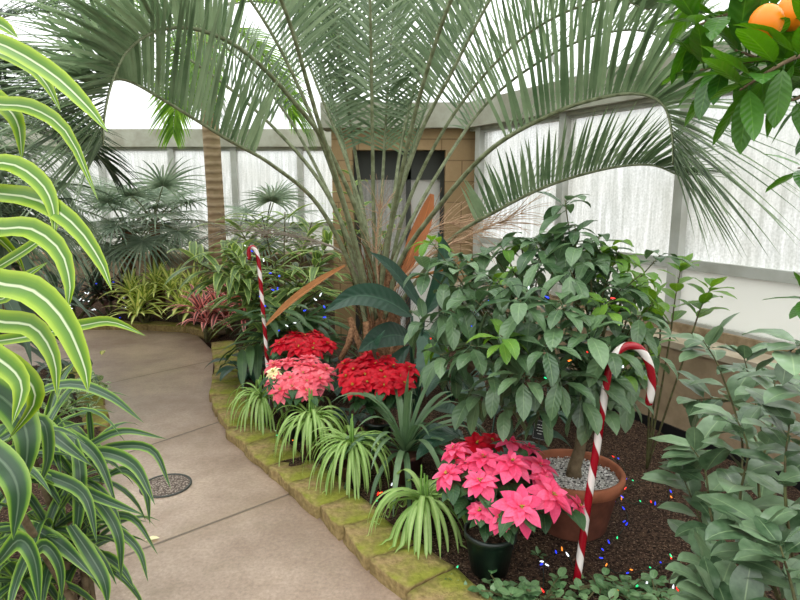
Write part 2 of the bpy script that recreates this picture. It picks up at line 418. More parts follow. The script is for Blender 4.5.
sc.view_settings.view_transform='Standard'; sc.view_settings.look='None'; sc.view_settings.gamma=1; sc.view_settings.exposure=0.14
sc.view_settings.use_curve_mapping=False
sc.cycles.max_bounces=10; sc.cycles.transparent_max_bounces=24; sc.cycles.use_denoising=True

# ------------------------------------------------------------------ setting
XW=lambda y: 1.44-.503*(y-4.5)          # right glass wall line
WD=V((.503,-1,0)).normalized(); WN=V((-1,-.503,0)).normalized()   # along it towards the camera; inwards
YF=8.4
HZ0,HZ1=2.1,2.33
m=MB(); m.face([m.vert(p) for p in ((-8,-4,-.02),(6,-4,-.02),(6,11,-.02),(-8,11,-.02))])
struct(m.build('ground',M['soil']))
lines=[(G(84,389),G(206,362)),(G(145,447),G(216,423)),(G(148,547),G(300,490))]
# path polygon (pixel outline on the ground)
path_px=[(560,760),(432,602),(400,575),(360,540),(330,510),(300,487),(262,455),(235,435),(220,415),(212,385),(214,352),(196,334),(150,330),(100,329),(40,331),(-20,340)]
path_l=[(-60,372),(40,372),(84,376),(92,400),(100,440),(104,500),(96,560),(70,620),(20,760)]
pp=[G(*q) for q in path_px]+[G(*q) for q in path_l]
m=MB(); m.face([m.vert((p.x,p.y,0)) for p in pp][::-1]); floor=struct(m.build('floor',mat_path(lines)))
if floor.data.polygons[0].normal.z<0: floor.data.flip_normals()

def inside(poly,x,y):
    c=False; j=len(poly)-1
    for i in range(len(poly)):
        a,b=poly[i],poly[j]
        if (a[1]>y)!=(b[1]>y) and x<(b[0]-a[0])*(y-a[1])/(b[1]-a[1])+a[0]: c=not c
        j=i
    return c
def soil_z(x,y): return .045+.025*noise.noise(V((x*1.7,y*1.7,3)))+.012*noise.noise(V((x*7,y*7,9)))
def bed(name,poly,res=.06):
    xs=[p[0] for p in poly]; ys=[p[1] for p in poly]; m=MB(); ids={}
    nx=int((max(xs)-min(xs))/res)+1; ny=int((max(ys)-min(ys))/res)+1
    def vid(i,j):
        if (i,j) not in ids:
            x=min(xs)+i*res; y=min(ys)+j*res; ids[i,j]=m.vert((x,y,soil_z(x,y)))
        return ids[i,j]
    for i in range(nx):
        for j in range(ny):
            if inside(poly,min(xs)+(i+.5)*res,min(ys)+(j+.5)*res):
                m.face((vid(i,j),vid(i+1,j),vid(i+1,j+1),vid(i,j+1)))
    return struct(m.build(name,M['soil']))
kerb_px=[(450,602),(404,562),(372,533),(338,503),(306,478),(275,454),(250,432),(232,410),(226,385),(228,360),(222,343)]
kc=[G(a,b,.04) for a,b in kerb_px]
rp_=[(p.x,p.y) for p in kc]+[(-1.85,6.35),(-3,6.75),(-3.6,8.3),(-.6,8.3),(XW(5.6)-.3,5.6),(XW(1)-.3,1.0),(.9,.9)]
bed('ground_bed_right',rp_)
lp=[G(*q) for q in path_l]
bed('ground_bed_left',[(p.x,p.y) for p in lp]+[(-1.2,.6),(-4.5,.8),(-5.8,4),(-5.8,5.6)],.035)
bed('ground_bed_far',[(-6,6.55),(-3.0,6.75),(-1.9,6.4),(-1.9,8.3),(-6,8.3)],.09)

def wallbox(m,a,b,z0,z1,t0,t1,nrm,mi=0):
    """box along a->b, from offset t0 to t1 along nrm"""
    a=V(a);b=V(b); q=[a+nrm*t0,b+nrm*t0,b+nrm*t1,a+nrm*t1]
    m.hexa([(p.x,p.y,z0) for p in q],[(p.x,p.y,z1) for p in q],mi)
rA=V((XW(5.95),5.95,0)); rB=V((XW(-1.5),-1.5,0))
m=MB(); wallbox(m,rA,rB,-.02,.58,0,.27,WN); wr=struct(m.build('wall_right',M['stucco'],smooth=False))
m=MB(); wallbox(m,rA,rB,.58,.62,-.02,.29,WN); m.build('ledge',M['ledge'],wr,smooth=False)
m=MB(); wallbox(m,rA,rB,.62,.68,-.02,.06,WN); m.build('sill',M['wood'],wr,smooth=False)
m=MB(); wallbox(m,rA,rB,-.01,.10,.275,.285,WN); m.build('edging_strip',M['black'],wr,smooth=False)
fA=V((-6,YF,0)); fB=V((-.55,YF,0)); FN=V((0,-1,0))
m=MB(); wallbox(m,fA,fB,-.02,.62,0,.3,FN); wf=struct(m.build('wall_far',M['stucco'],smooth=False))
m=MB(); wallbox(m,fA,fB,.62,.68,-.02,.33,FN); m.build('ledge',M['stucco'],wf,smooth=False)
lA=V((-6,-2,0)); lB=V((-6,YF,0)); LN=V((1,0,0))
m=MB(); wallbox(m,lA,lB,-.02,.68,0,.25,LN); struct(m.build('wall_left',M['stucco'],smooth=False))
# header beams
ti=1
for a,b,n_ in ((rA,rB,WN),(fA,fB,FN),(lA,lB,LN)):
    m=MB(); wallbox(m,a,b,HZ0,HZ1,-.06,.10,n_); wallbox(m,a,b,HZ0-.03,HZ0,-.04,.05,n_)
    struct(m.build('trim_%d'%ti,M['concrete'],smooth=False)); ti+=1
wi=[1]
def window(a,b,nrm,post_w=.05):
    L=(b-a).length; d=(b-a).normalized()
    f=MB(); wallbox(f,a,a+d*post_w,.66,HZ0,-.05,.06,nrm)
    wallbox(f,a,b,1.02,1.085,-.03,.035,nrm); wallbox(f,a,b,.66,.70,-.03,.03,nrm); wallbox(f,a,b,HZ0-.05,HZ0,-.03,.03,nrm)
    o=struct(f.build('window_%d'%wi[0],M['alu'],smooth=False)); wi[0]+=1
    g=MB(); q=[a+d*post_w,b]; g.face([g.vert(x) for x in ((q[0].x,q[0].y,1.08),(q[1].x,q[1].y,1.08),(q[1].x,q[1].y,HZ0-.04),(q[0].x,q[0].y,HZ0-.04))])
    g.build('pane',M['glass'],o,smooth=False)
    g=MB(); wallbox(g,q[0],q[1],.69,1.03,-.012,.004,nrm); g.build('lower_panel',M['panel'],o,smooth=False)
ys=[5.85,4.82,3.85,2.88,1.91,.94,-.03,-1.4]
for y0,y1 in zip(ys,ys[1:]): window(V((XW(y0),y0,0)),V((XW(y1),y1,0)),WN,.07)
xs_=[-6,-5.05,-4.1,-3.15,-2.3,-1.4,-.55]
for x0,x1 in zip(xs_,xs_[1:]): window(V((x0,YF,0)),V((x1,YF,0)),FN,.08)
yl=[-2,0,2,4,6,8.4]
for y0,y1 in zip(yl,yl[1:]): window(V((-6,y0,0)),V((-6,y1,0)),LN,.06)
# masonry block around a doorway in the corner
m=MB(); Y0,Y1=5.95,6.25
m.box((-.66,Y0,-.02),(-.46,Y1,HZ0)); m.box((.44,Y0,-.02),(.80,Y1,HZ0)); m.box((-.46,Y0,1.9),(.44,Y1,HZ0))
struct(m.build('wall_corner',M['block'],smooth=False))
m=MB(); m.box((-.75,Y0-.08,HZ0),(.82,Y1+.02,HZ1)); struct(m.build('trim_4',M['concrete'],smooth=False))
m=MB(); m.box((-.66,Y1,-.02),(-.60,YF,HZ0)); struct(m.build('wall_return',M['block'],smooth=False))
m=MB(); m.box((.78,5.86,.0),(.88,5.96,HZ0)); struct(m.build('trim_5',M['white'],smooth=False))
d=MB(); d.box((-.46,6.1,1.82),(.44,6.16,1.9)); d.box((-.46,6.1,0),(-.40,6.16,1.82)); d.box((.40,6.1,0),(.44,6.16,1.82)); d.box((.06,6.1,0),(.11,6.16,1.82)); d.box((-.4,6.1,1.62),(.4,6.16,1.82))
dr=struct(d.build('door_1',M['darkmetal'],smooth=False))
d=MB(); d.box((.11,6.12,0.02),(.40,6.14,1.62)); d.build('leaf_panel',M['panel'],dr,smooth=False)
d=MB(); d.box((-.40,6.12,0.02),(.06,6.14,1.62)); d.build('pane',M['glass'],dr,smooth=False)
m=MB(); m.box((-.6,6.3,2.0),(.76,8.4,2.08)); struct(m.build('ceiling_lobby',M['concrete'],smooth=False))

# glass roof
def rdist(x,y):
    p=V((x,y,0)); return min((p-rA).dot(WN), YF-y, x+6.0)
def rz(x,y): return HZ1+1.35*min(rdist(x,y),3.4)
res=.3; g=MB(); ids={}
def gv(i,j):
    if (i,j) not in ids:
        x=-6.4+i*res; y=-3+j*res; ids[i,j]=g.vert((x,y,rz(x,y)))
    return ids[i,j]
for i in range(36):
    for j in range(40):
        if rdist(-6.4+(i+.5)*res,-3+(j+.5)*res)>-.3: g.face((gv(i,j),gv(i+1,j),gv(i+1,j+1),gv(i,j+1)))
roof=struct(g.build('ceiling',M['roof'],smooth=False))
def rafter(a,nrm,L=4.2):
    pts=[]; 
    for k in range(9):
        s=L*k/8; p=a+nrm*s
        pts.append(V((p.x,p.y,rz(p.x,p.y)-.04)))
    m=MB(); m.tube(pts,.022,4); m.build('rafter',M['white'],roof,smooth=False)
for y in ys[:-1]: rafter(V((XW(y),y,0)),WN)
for x in xs_[1:-1]: rafter(V((x,YF,0)),FN)
for y in yl[1:-1]: rafter(V((-6,y,0)),LN)
for s in (1.4,2.8):
    m=MB(); a=rA+WN*s; b=rB+WN*s; m.tube([V((a.x,a.y,rz(a.x,a.y)-.05)),V((b.x,b.y,rz(b.x,b.y)-.05))],.025,4); m.build('purlin',M['white'],roof,smooth=False)
    m=MB(); a=fA+FN*s; b=V((-2,YF-s,0)); m.tube([V((a.x+s,a.y,rz(a.x+s,a.y)-.05)),V((b.x,b.y,rz(b.x,b.y)-.05))],.025,4); m.build('purlin',M['white'],roof,smooth=False)

# ------------------------------------------------------------------ edging stones
def stone(c0,c1,wd,h,rng,label,group,z0=-.02):
    d=(c1-c0); d.z=0; L=d.length; d.normalize(); n_=V((-d.y,d.x,0)); j=lambda s:rng.uniform(-s,s)
    bm=bmesh.new(); q=[c0+d*.006-n_*(wd/2+j(.015)),c1-d*.006-n_*(wd/2+j(.015)),c1-d*.006+n_*(wd/2+j(.012)),c0+d*.006+n_*(wd/2+j(.012))]
    vb=[bm.verts.new((p.x,p.y,z0)) for p in q]; vt=[bm.verts.new((p.x,p.y,h+j(.008))) for p in q]
    for f in ((vb[3],vb[2],vb[1],vb[0]),tuple(vt),(vb[0],vb[1],vt[1],vt[0]),(vb[1],vb[2],vt[2],vt[1]),(vb[2],vb[3],vt[3],vt[2]),(vb[3],vb[0],vt[0],vt[3])): bm.faces.new(f)
    bmesh.ops.subdivide_edges(bm,edges=bm.edges[:],cuts=5,use_grid_fill=True)
    for v in bm.verts:
        p=v.co; k=V((p.x,p.y,p.z))
        v.co=p+noise.noise_vector(k*9)*.012+noise.noise_vector(k*28)*.005
    bmesh.ops.smooth_vert(bm,verts=bm.verts[:],factor=.22,use_axis_x=True,use_axis_y=True,use_axis_z=True)
    bmesh.ops.recalc_face_normals(bm,faces=bm.faces[:])
    base=V(((c0.x+c1.x)/2,(c0.y+c1.y)/2,0))
    for v in bm.verts: v.co-=base
    me=bpy.data.meshes.new('edging_stone'); bm.to_mesh(me); bm.free(); me.materials.append(M['stone'])
    me.polygons.foreach_set('use_smooth',[True]*len(me.polygons))
    o=bpy.data.objects.new('edging_stone',me); C.objects.link(o); o.location=base
    return tag(o,label,'stone',group)
def along(ctrl,lens):
    pts=spline(ctrl,240); cum=[0]
    for a,b in zip(pts,pts[1:]): cum.append(cum[-1]+(b-a).length)
    def at(s):
        for i in range(len(cum)-1):
            if cum[i+1]>=s: return pts[i].lerp(pts[i+1],(s-cum[i])/max(1e-6,cum[i+1]-cum[i]))
        return pts[-1]
    out=[];s=0;i=0
    while s<cum[-1]-.05:
        l=lens[i%len(lens)]; i+=1; out.append((at(s),at(min(s+l,cum[-1])))); s+=l
    return out
rng=random.Random(5)
ords=['first','second','third','fourth','fifth','sixth','seventh','eighth','ninth','tenth','eleventh','twelfth','thirteenth','fourteenth','fifteenth','sixteenth','seventeenth','eighteenth']
st=along([G(482,632,.04)]+kc,[.30,.24,.26,.22,.30,.25,.33,.28,.36,.3])
for i,(a,b) in enumerate(st):
    where='largest and nearest mossy edging stone, at the lower edge of the path' if i==0 else '%s mossy edging stone along the curved kerb, counted from the near end'%ords[min(i,17)]
    stone(a,b,.23,.06,rng,where,'edging stones beside the planting bed')
far=along([G(214,334,.03),G(196,329,.03),G(150,326,.03),G(100,325.5,.03),G(40,327,.03)],[.42,.5,.46])
for i,(a,b) in enumerate(far):
    stone(a,b,.16,.07,rng,'%s dark low edging stone across the far end of the path, from the right'%ords[i],'edging stones at the far end')
lf=along([G(60,368,.03),G(82,374,.03),G(90,396,.03),G(97,430,.03)],[.4,.34])
for i,(a,b) in enumerate(lf):
    stone(a,b,.16,.06,rng,'%s brown edging stone on the left side of the path, from the far end'%ords[i],'edging stones on the left of the path')
# drain cover
c=G(166,486); t=thing('drain_cover','round pebbly drain cover with a dark rim set in the concrete path','drain cover',c)
m=MB(); m.lathe([(.128,.001),(.128,.008),(.118,.008),(.118,.002)],c,40); m.build('rim',M['darkmetal'],t)
m=MB(); m.lathe([(.118,.003),(.001,.004)],c,40); 
tt=NT('pebbly_concrete'); vo=tt.n('ShaderNodeTexVoronoi'); vo.inputs['Scale'].default_value=95; tt.l(tt.obj(),vo.inputs['Vector'])
cc=tt.mix(tt.ramp(vo.outputs['Distance'],[(.1,0.),(.6,1.)]),srgb(176,162,150),srgb(82,70,62))
M['pebbly']=tt.done(tt.pri(cc,.8,.3,tt.bump(vo.outputs['Distance'],.6,.01)))
m.build('plate',M['pebbly'],t)
c=G(152,541); m=MB(); m.blade(arc(c+V((-.03,0,.004)),V((1,.3,.12)),.06,.25,4),.017,p_ell,r=.6,nx=4); o=m.build('fallen_petal',M['cream']); tag(o,'small pale fallen petal on the path below the drain cover','petal')

# ------------------------------------------------------------------ plants helpers
def leaf(mb,base,d,L,W,rng,prof=p_ell,droop=.6,fold=.22,nx=4,n=6,wave=.08,curl=0,m=0,pet=0,up=V((0,0,1)),r=None):
    d=V(d).normalized()
    if pet: mb.tube([base,base+d*pet],.0018,4,.2,m,False); base=base+d*pet
    mb.blade(arc(base,d,L,droop,n),W,prof,up,fold,nx,rng.random() if r is None else r,m,wave,curl)
def whorl(mb,tip,d,k,L,W,rng,droop=.7,el=(0,45),m=0,prof=p_ell,pet=.015,fold=.2):
    d=V(d).normalized(); a=d.orthogonal().normalized(); b=d.cross(a); ph=rng.uniform(0,6.28)
    for i in range(k):
        az=ph+i*2.4; e=math.radians(rng.uniform(*el)); s=rng.uniform(.7,1.15)
        q=(a*math.cos(az)+b*math.sin(az))*math.cos(e)+d*math.sin(e)
        leaf(mb,tip-d*rng.uniform(0,.05),q,L*s,W*s*rng.uniform(.85,1.1),rng,prof,droop*rng.uniform(.4,1.5),fold,m=m,pet=pet)
def rosette(mb,c,k,L,W,rng,el=(10,80),droop=1.2,prof=p_strap,fold=.25,nx=2,n=7,wave=.03,az=None,rb=.01,m=0):
    for i in range(k):
        a=i*2.39996+rng.uniform(-.3,.3) if az is None else rng.uniform(*az)
        f=i/max(1,k-1); e=math.radians(el[0]+(el[1]-el[0])*f+rng.uniform(-8,8))
        d=V((math.cos(a)*math.cos(e),math.sin(a)*math.cos(e),math.sin(e)))
        l=L*rng.uniform(.75,1.15)
        mb.blade(arc(c+V((d.x,d.y,0))*rb,d,l,droop*rng.uniform(.7,1.3),n),W*rng.uniform(.8,1.15),prof,V((0,0,1)),fold,nx,rng.random(),m,wave)

def frond(root,ctrl,rng,nl=62,L=.6,W=.012,roll=0,v=.5,s0=.28,mat='palm',rad=.016,droop=.5,name='frond',ang=(62,24),hdir=None,seg=7,ribmat='palmrib',jit=.1,tipf=2.2):
    pts=spline(ctrl,60); N=len(pts)
    h=V(ctrl[-1])-V(ctrl[0]) if hdir is None else V(hdir); h.z=0; h.normalize()
    s=V((h.y,-h.x,0))
    rb=MB(); rb.tube(pts,[rad*(1-.82*(i/(N-1))**.8) for i in range(N)],6)
    o=rb.build(name,M[ribmat],root)
    lf_=MB()
    for k in range(nl):
        f=s0+(1-s0)*(k+.5)/nl; x=f*(N-1); i=min(int(x),N-2)
        p=pts[i].lerp(pts[i+1],x-i); t=(pts[i+1]-pts[i]).normalized()
        sd=(s-t*s.dot(t)).normalized(); n_=sd.cross(t)
        if roll:
            R=Matrix.Rotation(roll,3,t); sd=R@sd; n_=R@n_
        g_=(k+.5)/nl
        ll=L*(.45+.55*math.sin(pi*min(1,.12+g_*.75)))*rng.uniform(.9,1.08)
        if g_>.85: ll*=1-(g_-.85)*tipf
        a=math.radians(ang[0]+(ang[1]-ang[0])*g_+rng.uniform(-4,4))
        for sg in (1,-1):
            vv=v+rng.uniform(-jit,jit)
            d=t*math.cos(a)+(sd*sg*math.cos(vv)+n_*math.sin(vv))*math.sin(a)
            lf_.blade(arc(p,d,ll*rng.uniform(.92,1.05),droop*rng.uniform(.6,1.4),seg),W*rng.uniform(.85,1.1),p_leaflet,n_,.3,2,rng.random())
    lf_.build('leaflets',M[mat],o)
    return o

# ------------------------------------------------------------------ the big silver palm
rng=random.Random(11)
PB=V((-.12,4.05,.04))
palm=thing('pindo_palm','large silver-green feather palm with arching fronds filling the middle of the bed','palm tree',PB)
def hub(px,py,Y): return P(px,py,Y)
m=MB(); prof=[(.13,0),(.15,.15),(.14,.4),(.12,.62),(.09,.82),(.04,.95),(.004,1.0)]; m.lathe([(a,b) for a,b in prof],PB,18); m.build('trunk',M['fibre'],palm)
m=MB()
for i in range(130):
    a=rng.uniform(0,6.28); z=rng.uniform(.35,.95); c=PB+V((math.cos(a)*.11,math.sin(a)*.11,z))
    d=V((math.cos(a)*.5,math.sin(a)*.5,1)); m.blade(arc(c,d,rng.uniform(.15,.4),rng.uniform(-.2,.8),6,.12,rng),.004,p_strap,r=rng.random(),nx=1)
m.build('fibres',M['fibre'],palm)
c0=PB+V((0,0,.72))
FR=[ # control pixels with depth; roll; V angle
 ([(368,330,4.0),(352,270,3.95),(318,205,3.8),(272,165,3.55),(225,138,3.3),(170,104,3.05),(125,80,2.85),(100,88,2.7),(84,112,2.6)],-.55,.25,.55,.3),
 ([(372,320,4.0),(366,240,3.95),(330,152,3.75),(290,97,3.5),(245,52,3.25),(200,30,3.05),(160,30,2.85),(130,48,2.72),(114,76,2.6),(105,112,2.5),(103,145,2.44)],-.35,.15,.62,.33),
 ([(370,325,4.05),(352,250,4.1),(320,182,4.15),(268,122,4.15),(205,70,4.1),(150,40,4.0),(95,45,3.9),(60,80,3.8)],-.3,.35,.6,.3),
 ([(374,318,4.05),(368,240,4.1),(348,165,4.2),(322,98,4.3),(296,35,4.4),(262,-30,4.4),(220,-70,4.3)],-.1,.5,.62,.28),
 ([(378,315,4.0),(374,225,3.95),(372,110,3.8),(370,0,3.6),(366,-90,3.4),(362,-170,3.1)],0,.55,.62,.3),
 ([(380,318,4.0),(386,245,3.95),(418,140,3.8),(452,72,3.6),(490,0,3.4),(540,-75,3.1),(600,-120,2.8)],.15,.5,.62,.3),
 ([(380,318,4.1),(390,230,4.2),(404,130,4.4),(428,50,4.6),(462,-20,4.7),(510,-60,4.7)],0,.55,.6,.28),
 ([(384,320,3.95),(400,262,3.85),(440,205,3.6),(490,150,3.3),(550,115,3.05),(600,98,2.85),(640,94,2.7),(664,106,2.6),(672,135,2.52),(673,165,2.48)],.45,.35,.62,.26),
 ([(384,325,4.0),(410,290,3.95),(450,240,3.8),(500,209,3.55),(550,185,3.35),(605,169,3.15),(650,165,3.0),(680,176,2.9)],.35,.2,.42,.36),
 ([(382,320,4.0),(398,250,4.1),(440,170,4.3),(490,100,4.4),(560,50,3.8),(630,30,3.4),(690,50,3.0)],.25,.45,.6,.3),
 ([(376,315,4.1),(360,220,4.3),(338,120,4.6),(312,30,4.9),(285,-40,5.1)],0,.55,.6,.28),
 ([(376,318,3.95),(392,220,3.7),(420,95,3.3),(465,-30,2.9),(540,-110,2.5),(620,-110,2.2),(680,-60,2.05)],.2,.35,.6,.3),
 ([(374,318,4.1),(380,225,4.4),(386,120,4.8),(392,30,5.2),(396,-50,5.4)],0,.55,.6,.28),
 ([(374,320,3.95),(352,230,3.8),(318,120,3.5),(285,10,3.1),(235,-90,2.7),(170,-110,2.4),(110,-70,2.2)],-.2,.35,.6,.3),
 ([(372,318,4.2),(366,230,4.5),(350,120,4.9),(338,40,5.2),(330,-20,5.4),(318,-70,5.5)],0,0,.6,.25),
 ([(380,318,4.2),(392,225,4.5),(418,130,4.9),(450,50,5.3),(485,0,5.5)],0,0,.6,.25),
 ([(368,318,4.15),(340,220,4.4),(290,120,4.7),(240,60,4.9),(190,20,5.0),(150,10,5.0)],0,0,.6,.25),
 ([(384,318,4.1),(402,220,4.1),(450,120,4.0),(520,40,3.8),(600,0,3.4),(650,10,3.1)],0,0,.6,.28),
 ([(370,318,4.05),(345,210,4.0),(300,90,3.8),(250,0,3.6),(195,-50,3.4),(140,-50,3.2)],0,0,.62,.28),
]
BACK={3,6,10,12,14,15,16}
for i,(cp,roll,v_,L_,s0_) in enumerate(FR):
    mt_='palm'; s0_=.42 if i not in (7,8) else .36; vv_=.95 if i not in BACK else .6; tp_=1.0 if i in (0,1,7,8) else 2.2; L_=L_*1.2 if i in (0,1,7) else L_
    frond(palm,[P(a_,b_,min(c_,4.6+max(0,c_-4.6)*.1)) for a_,b_,c_ in cp],rng,nl=66,L=L_,W=.0125 if i in (0,1,7,8) else .0098,roll=0,v=vv_,s0=s0_,droop=.28,ang=(72,34),mat=mt_,rad=.019,tipf=tp_)
# spathes (dry boat-shaped bracts) and dry flower stalks
def spathe(cp,wd,mat,up):
    m=MB(); m.blade(spline([P(*q) for q in cp],14),wd,lambda v:max(0,math.sin(pi*(.06+.9*v)))**.7,up,.55,6,rng.random()); m.build('spathe',M[mat],palm)
spathe([(345,266,3.85),(318,283,3.75),(290,304,3.65),(266,326,3.55)],.035,'spathe',V((0,-.6,1)))
spathe([(400,285,4.1),(412,250,4.15),(424,220,4.2),(432,194,4.2)],.07,'spathe_or',V((0,-1,0)))
spathe([(400,282,3.9),(440,272,3.6),(470,262,3.4),(492,257,3.3)],.028,'spathe',V((0,-.5,1)))
def inflor(cp,mat,n=60,L=.28,spread=.7):
    m=MB(); pts=spline([P(*q) for q in cp],20); m.tube(pts,[.011-.0085*i/20 for i in range(21)],6)
    for k in range(n):
        i=rng.randrange(7,21); p=pts[i]; t=(pts[min(20,i+1)]-pts[i-1]).normalized()
        d=t+V((rng.uniform(-1,1),rng.uniform(-1,1),rng.uniform(-.7,1)))*spread
        q=arc(p,d,L*rng.uniform(.5,1.2),rng.uniform(.1,.9),6,.08,rng); m.tube(q,[.0022,.002,.0018,.0016,.0014,.0012,.001],4,cap=False)
    m.build('flower_stalk',M[mat],palm)
inflor([(372,300,4.05),(345,255,4.1),(310,240,4.2),(262,232,4.3),(225,230,4.35)],'straw_grey',80,.3,.45)
inflor([(388,300,4.1),(405,255,4.2),(440,225,4.3),(470,225,4.35)],'straw',70,.42,.75)
inflor([(386,300,3.95),(420,262,3.8),(470,235,3.7),(520,214,3.6)],'straw',60,.3,.6)
inflor([(380,300,4.0),(376,250,3.95),(380,210,3.9)],'straw',50,.25,.9)
for cp in ([(384,330,3.9),(392,350,3.7),(375,395,3.6)],):
    m=MB(); m.tube(spline([P(*q) for q in cp],12),[.016-.0008*i for i in range(13)],6); m.build('dead_stalk',M['fibre'],palm)
for (px,py,Y,px2,py2) in ((350,318,3.85,372,395),(366,322,3.8,366,398),(352,330,3.7,340,360)):
    m=MB(); m.tube([P(px,py,Y),P((px+px2)/2+2,(py+py2)/2,Y-.1),P(px2,py2,Y-.12)],[.022,.02,.018],6); m.build('dead_stalk',M['fibre'],palm)

# ------------------------------------------------------------------ background palms on the left
def small_palm(name,label,base,h,nf,L,mat,leafL,rng,trunk='fibre',r0=.09,el=(5,75),az=None,W=.014,nl=46,v=.35,rad=.012,droop=.6,bow=1.5,trunkmat=None):
    t=thing(name,label,'palm tree',base); top=V(base)+V((0,0,h))
    m=MB(); m.tube([V(base)+V((0,0,-.03)),V(base)+V((.02,0,h*.4)),top-V((0,0,.1)),top],[r0*1.25,r0,r0,r0*.6],14); m.build('trunk',M[trunkmat or trunk],t)
    for i in range(nf):
        a=(i*2.39996+rng.uniform(-.2,.2)) if az is None else az[0]+(az[1]-az[0])*((i*.618)%1)
        e=math.radians(el[0]+(el[1]-el[0])*i/nf)
        d=V((math.cos(a)*math.cos(e),math.sin(a)*math.cos(e),math.sin(e)))
        pts=arc(top+V((d.x,d.y,0))*.05,d,L*rng.uniform(.85,1.1),bow*rng.uniform(.8,1.2),7)
        frond(t,pts,rng,nl,leafL,W,0,v,.22,mat,rad,droop,hdir=(d.x,d.y,0),seg=5)
    return t
rng=random.Random(21)
b=P(30,330,4.9); small_palm('feather_palm','dark green feather palm behind the lime striped plant at the far left',V((b.x-.75,4.6,.03)),1.75,17,1.2,'palmdark',.55,rng,'fibre',.11,W=.015,bow=1.3,el=(0,75))
b=P(-60,250,3.9); small_palm('feather_palm','taller dark feather palm whose fronds fill the top left corner',V((b.x-.1,3.9,.03)),2.2,20,1.5,'palmdark',.55,rng,'fibre',.1,az=(.9,5.6),W=.015,bow=1.2,el=(0,70))
b=P(-60,360,3.5); small_palm('drooping_palm','grey-green palm with long hanging leaflets beside the lime striped plant',V((b.x-.3,3.7,.03)),1.2,9,1.15,'palm',.62,rng,'fibre',.1,el=(25,75),az=(-.9,.9),W=.009,bow=1.6,droop=1.6,v=.1,nl=50)
b=P(214,262,6.2); small_palm('slender_palm','tall slender palm with a pale ringed trunk in the far bed',V((b.x,6.3,.04)),3.2,10,1.6,'palmgreen',.5,rng,'trunkring',.085,el=(-25,45),W=.016,bow=1.5,nl=40)
def fan_palm(label,base,h,nf,rng,R=.42,el=(-20,70)):
    t=thing('fan_palm',label,'palm tree',base); top=V(base)+V((0,0,h))
    m=MB(); m.tube([V(base)-V((0,0,.03)),top],[.07,.06],12); m.build('trunk',M['fibre'],t)
    for i in range(nf):
        a=i*2.39996; e=math.radians(el[0]+(el[1]-el[0])*i/nf); d=V((math.cos(a)*math.cos(e),math.sin(a)*math.cos(e),math.sin(e)))
        pt=arc(top,d,rng.uniform(.35,.55),.5,6); m=MB(); m.tube(pt,[.008]*6+[.005],5)
        o=m.build('leaf_stalk',M['palmrib'],t)
        m=MB(); ax=(pt[-1]-pt[-2]).normalized(); s=ax.cross(V((0,0,1))).normalized(); n_=s.cross(ax)
        for k in range(26):
            th=math.radians(-125+250*k/25); q=ax*math.cos(th)+s*math.sin(th)+n_*.15*abs(math.sin(th))
            m.blade(arc(pt[-1],q,R*rng.uniform(.85,1.05)*(1-.2*abs(th)/2.2),.8*rng.uniform(.6,1.3),6),.014,p_leaflet,n_,.35,2,rng.random())
        m.build('fan',M['fan'],o)
b=P(158,255,7.0); fan_palm('fan palm in the far bed left of the slender ringed trunk',V((b.x,6.95,.04)),1.1,20,rng,.6)
b=P(108,255,6.6); fan_palm('fan palm at the far left corner of the path',V((b.x,7.1,.04)),1.0,18,rng,.55)
b=P(258,230,6.9); fan_palm('fan palm against the far window right of the ringed trunk',V((b.x,7.3,.04)),1.0,12,rng,.5)
b=P(18,330,3.2); t=thing('sword_leaf_plant','dark plant with broad hanging sword leaves behind the lime striped plant','plant',V((b.x-.25,3.2,.04)))
m=MB(); base=V((b.x-.25,3.2,.04)); m.tube([base,base+V((.03,0,.9)),base+V((.02,-.03,1.3))],[.05,.045,.03],10); m.build('stem',M['bark'],t)
m=MB(); 
for z in (.7,1.0,1.3): rosette(m,base+V((.02,-.02,z)),18,.85,.035,rng,(0,70),2.4,p_strap,.3,2,9)
m.build('foliage',M['yucca'],t)

# ------------------------------------------------------------------ far bed plants
rng=random.Random(31)
def rosette_plant(name,label,cat,base,heads,k,L,W,mat,rng,group=None,el=(5,80),droop=1.0,core=None):
    t=thing(name,label,cat,base,group)
    m=MB(); 
    for h in heads: rosette(m,V(base)+V(h),k,L,W,rng,el,droop,p_strap,.3,2,6)
    m.build('foliage',M[mat],t)
    if core:
        m=MB()
        for h in heads: rosette(m,V(base)+V(h)+V((0,0,.02)),12,L*.55,W*.9,rng,(35,85),.7,p_strap,.3,2,5)
        m.build('centre_leaves',M[core],t)
    m=MB()
    for h in heads: m.tube([V(base)+V((0,0,-.02)),V(base)+V(h)+V((0,0,.01))],[.02,.016],6)
    m.build('stem',M['twig'],t)
    return t
def gb(px,py): p=G(px,py,.05); return p
rosette_plant('bromeliad','yellow-green striped bromeliad clump at the far path end, on the left','bromeliad',gb(146,325),[(0,0,.25),(-.18,.1,.34),(.1,.12,.42),(-.05,-.08,.14)],34,.34,.027,'ybrom',rng)
rosette_plant('bromeliad','yellow-green striped bromeliad with a maroon heart, beside red-tipped plants','bromeliad',gb(182,326),[(0,0,.2),(.1,.14,.36),(-.13,.12,.38),(.16,-.05,.18)],34,.34,.027,'ybrom',rng,core=None)
rosette_plant('cordyline','maroon-leaved plant in the dark far left corner of the path','plant',gb(112,318),[(0,0,.2),(.15,.1,.3),(-.2,.1,.28)],24,.38,.022,'maroon',rng)
rosette_plant('cordyline','dark green tufted plant near the left end of the far edging','plant',gb(75,322),[(0,0,.2),(-.25,.1,.3),(-.5,.1,.25),(.2,.2,.3)],26,.45,.02,'yucca',rng)
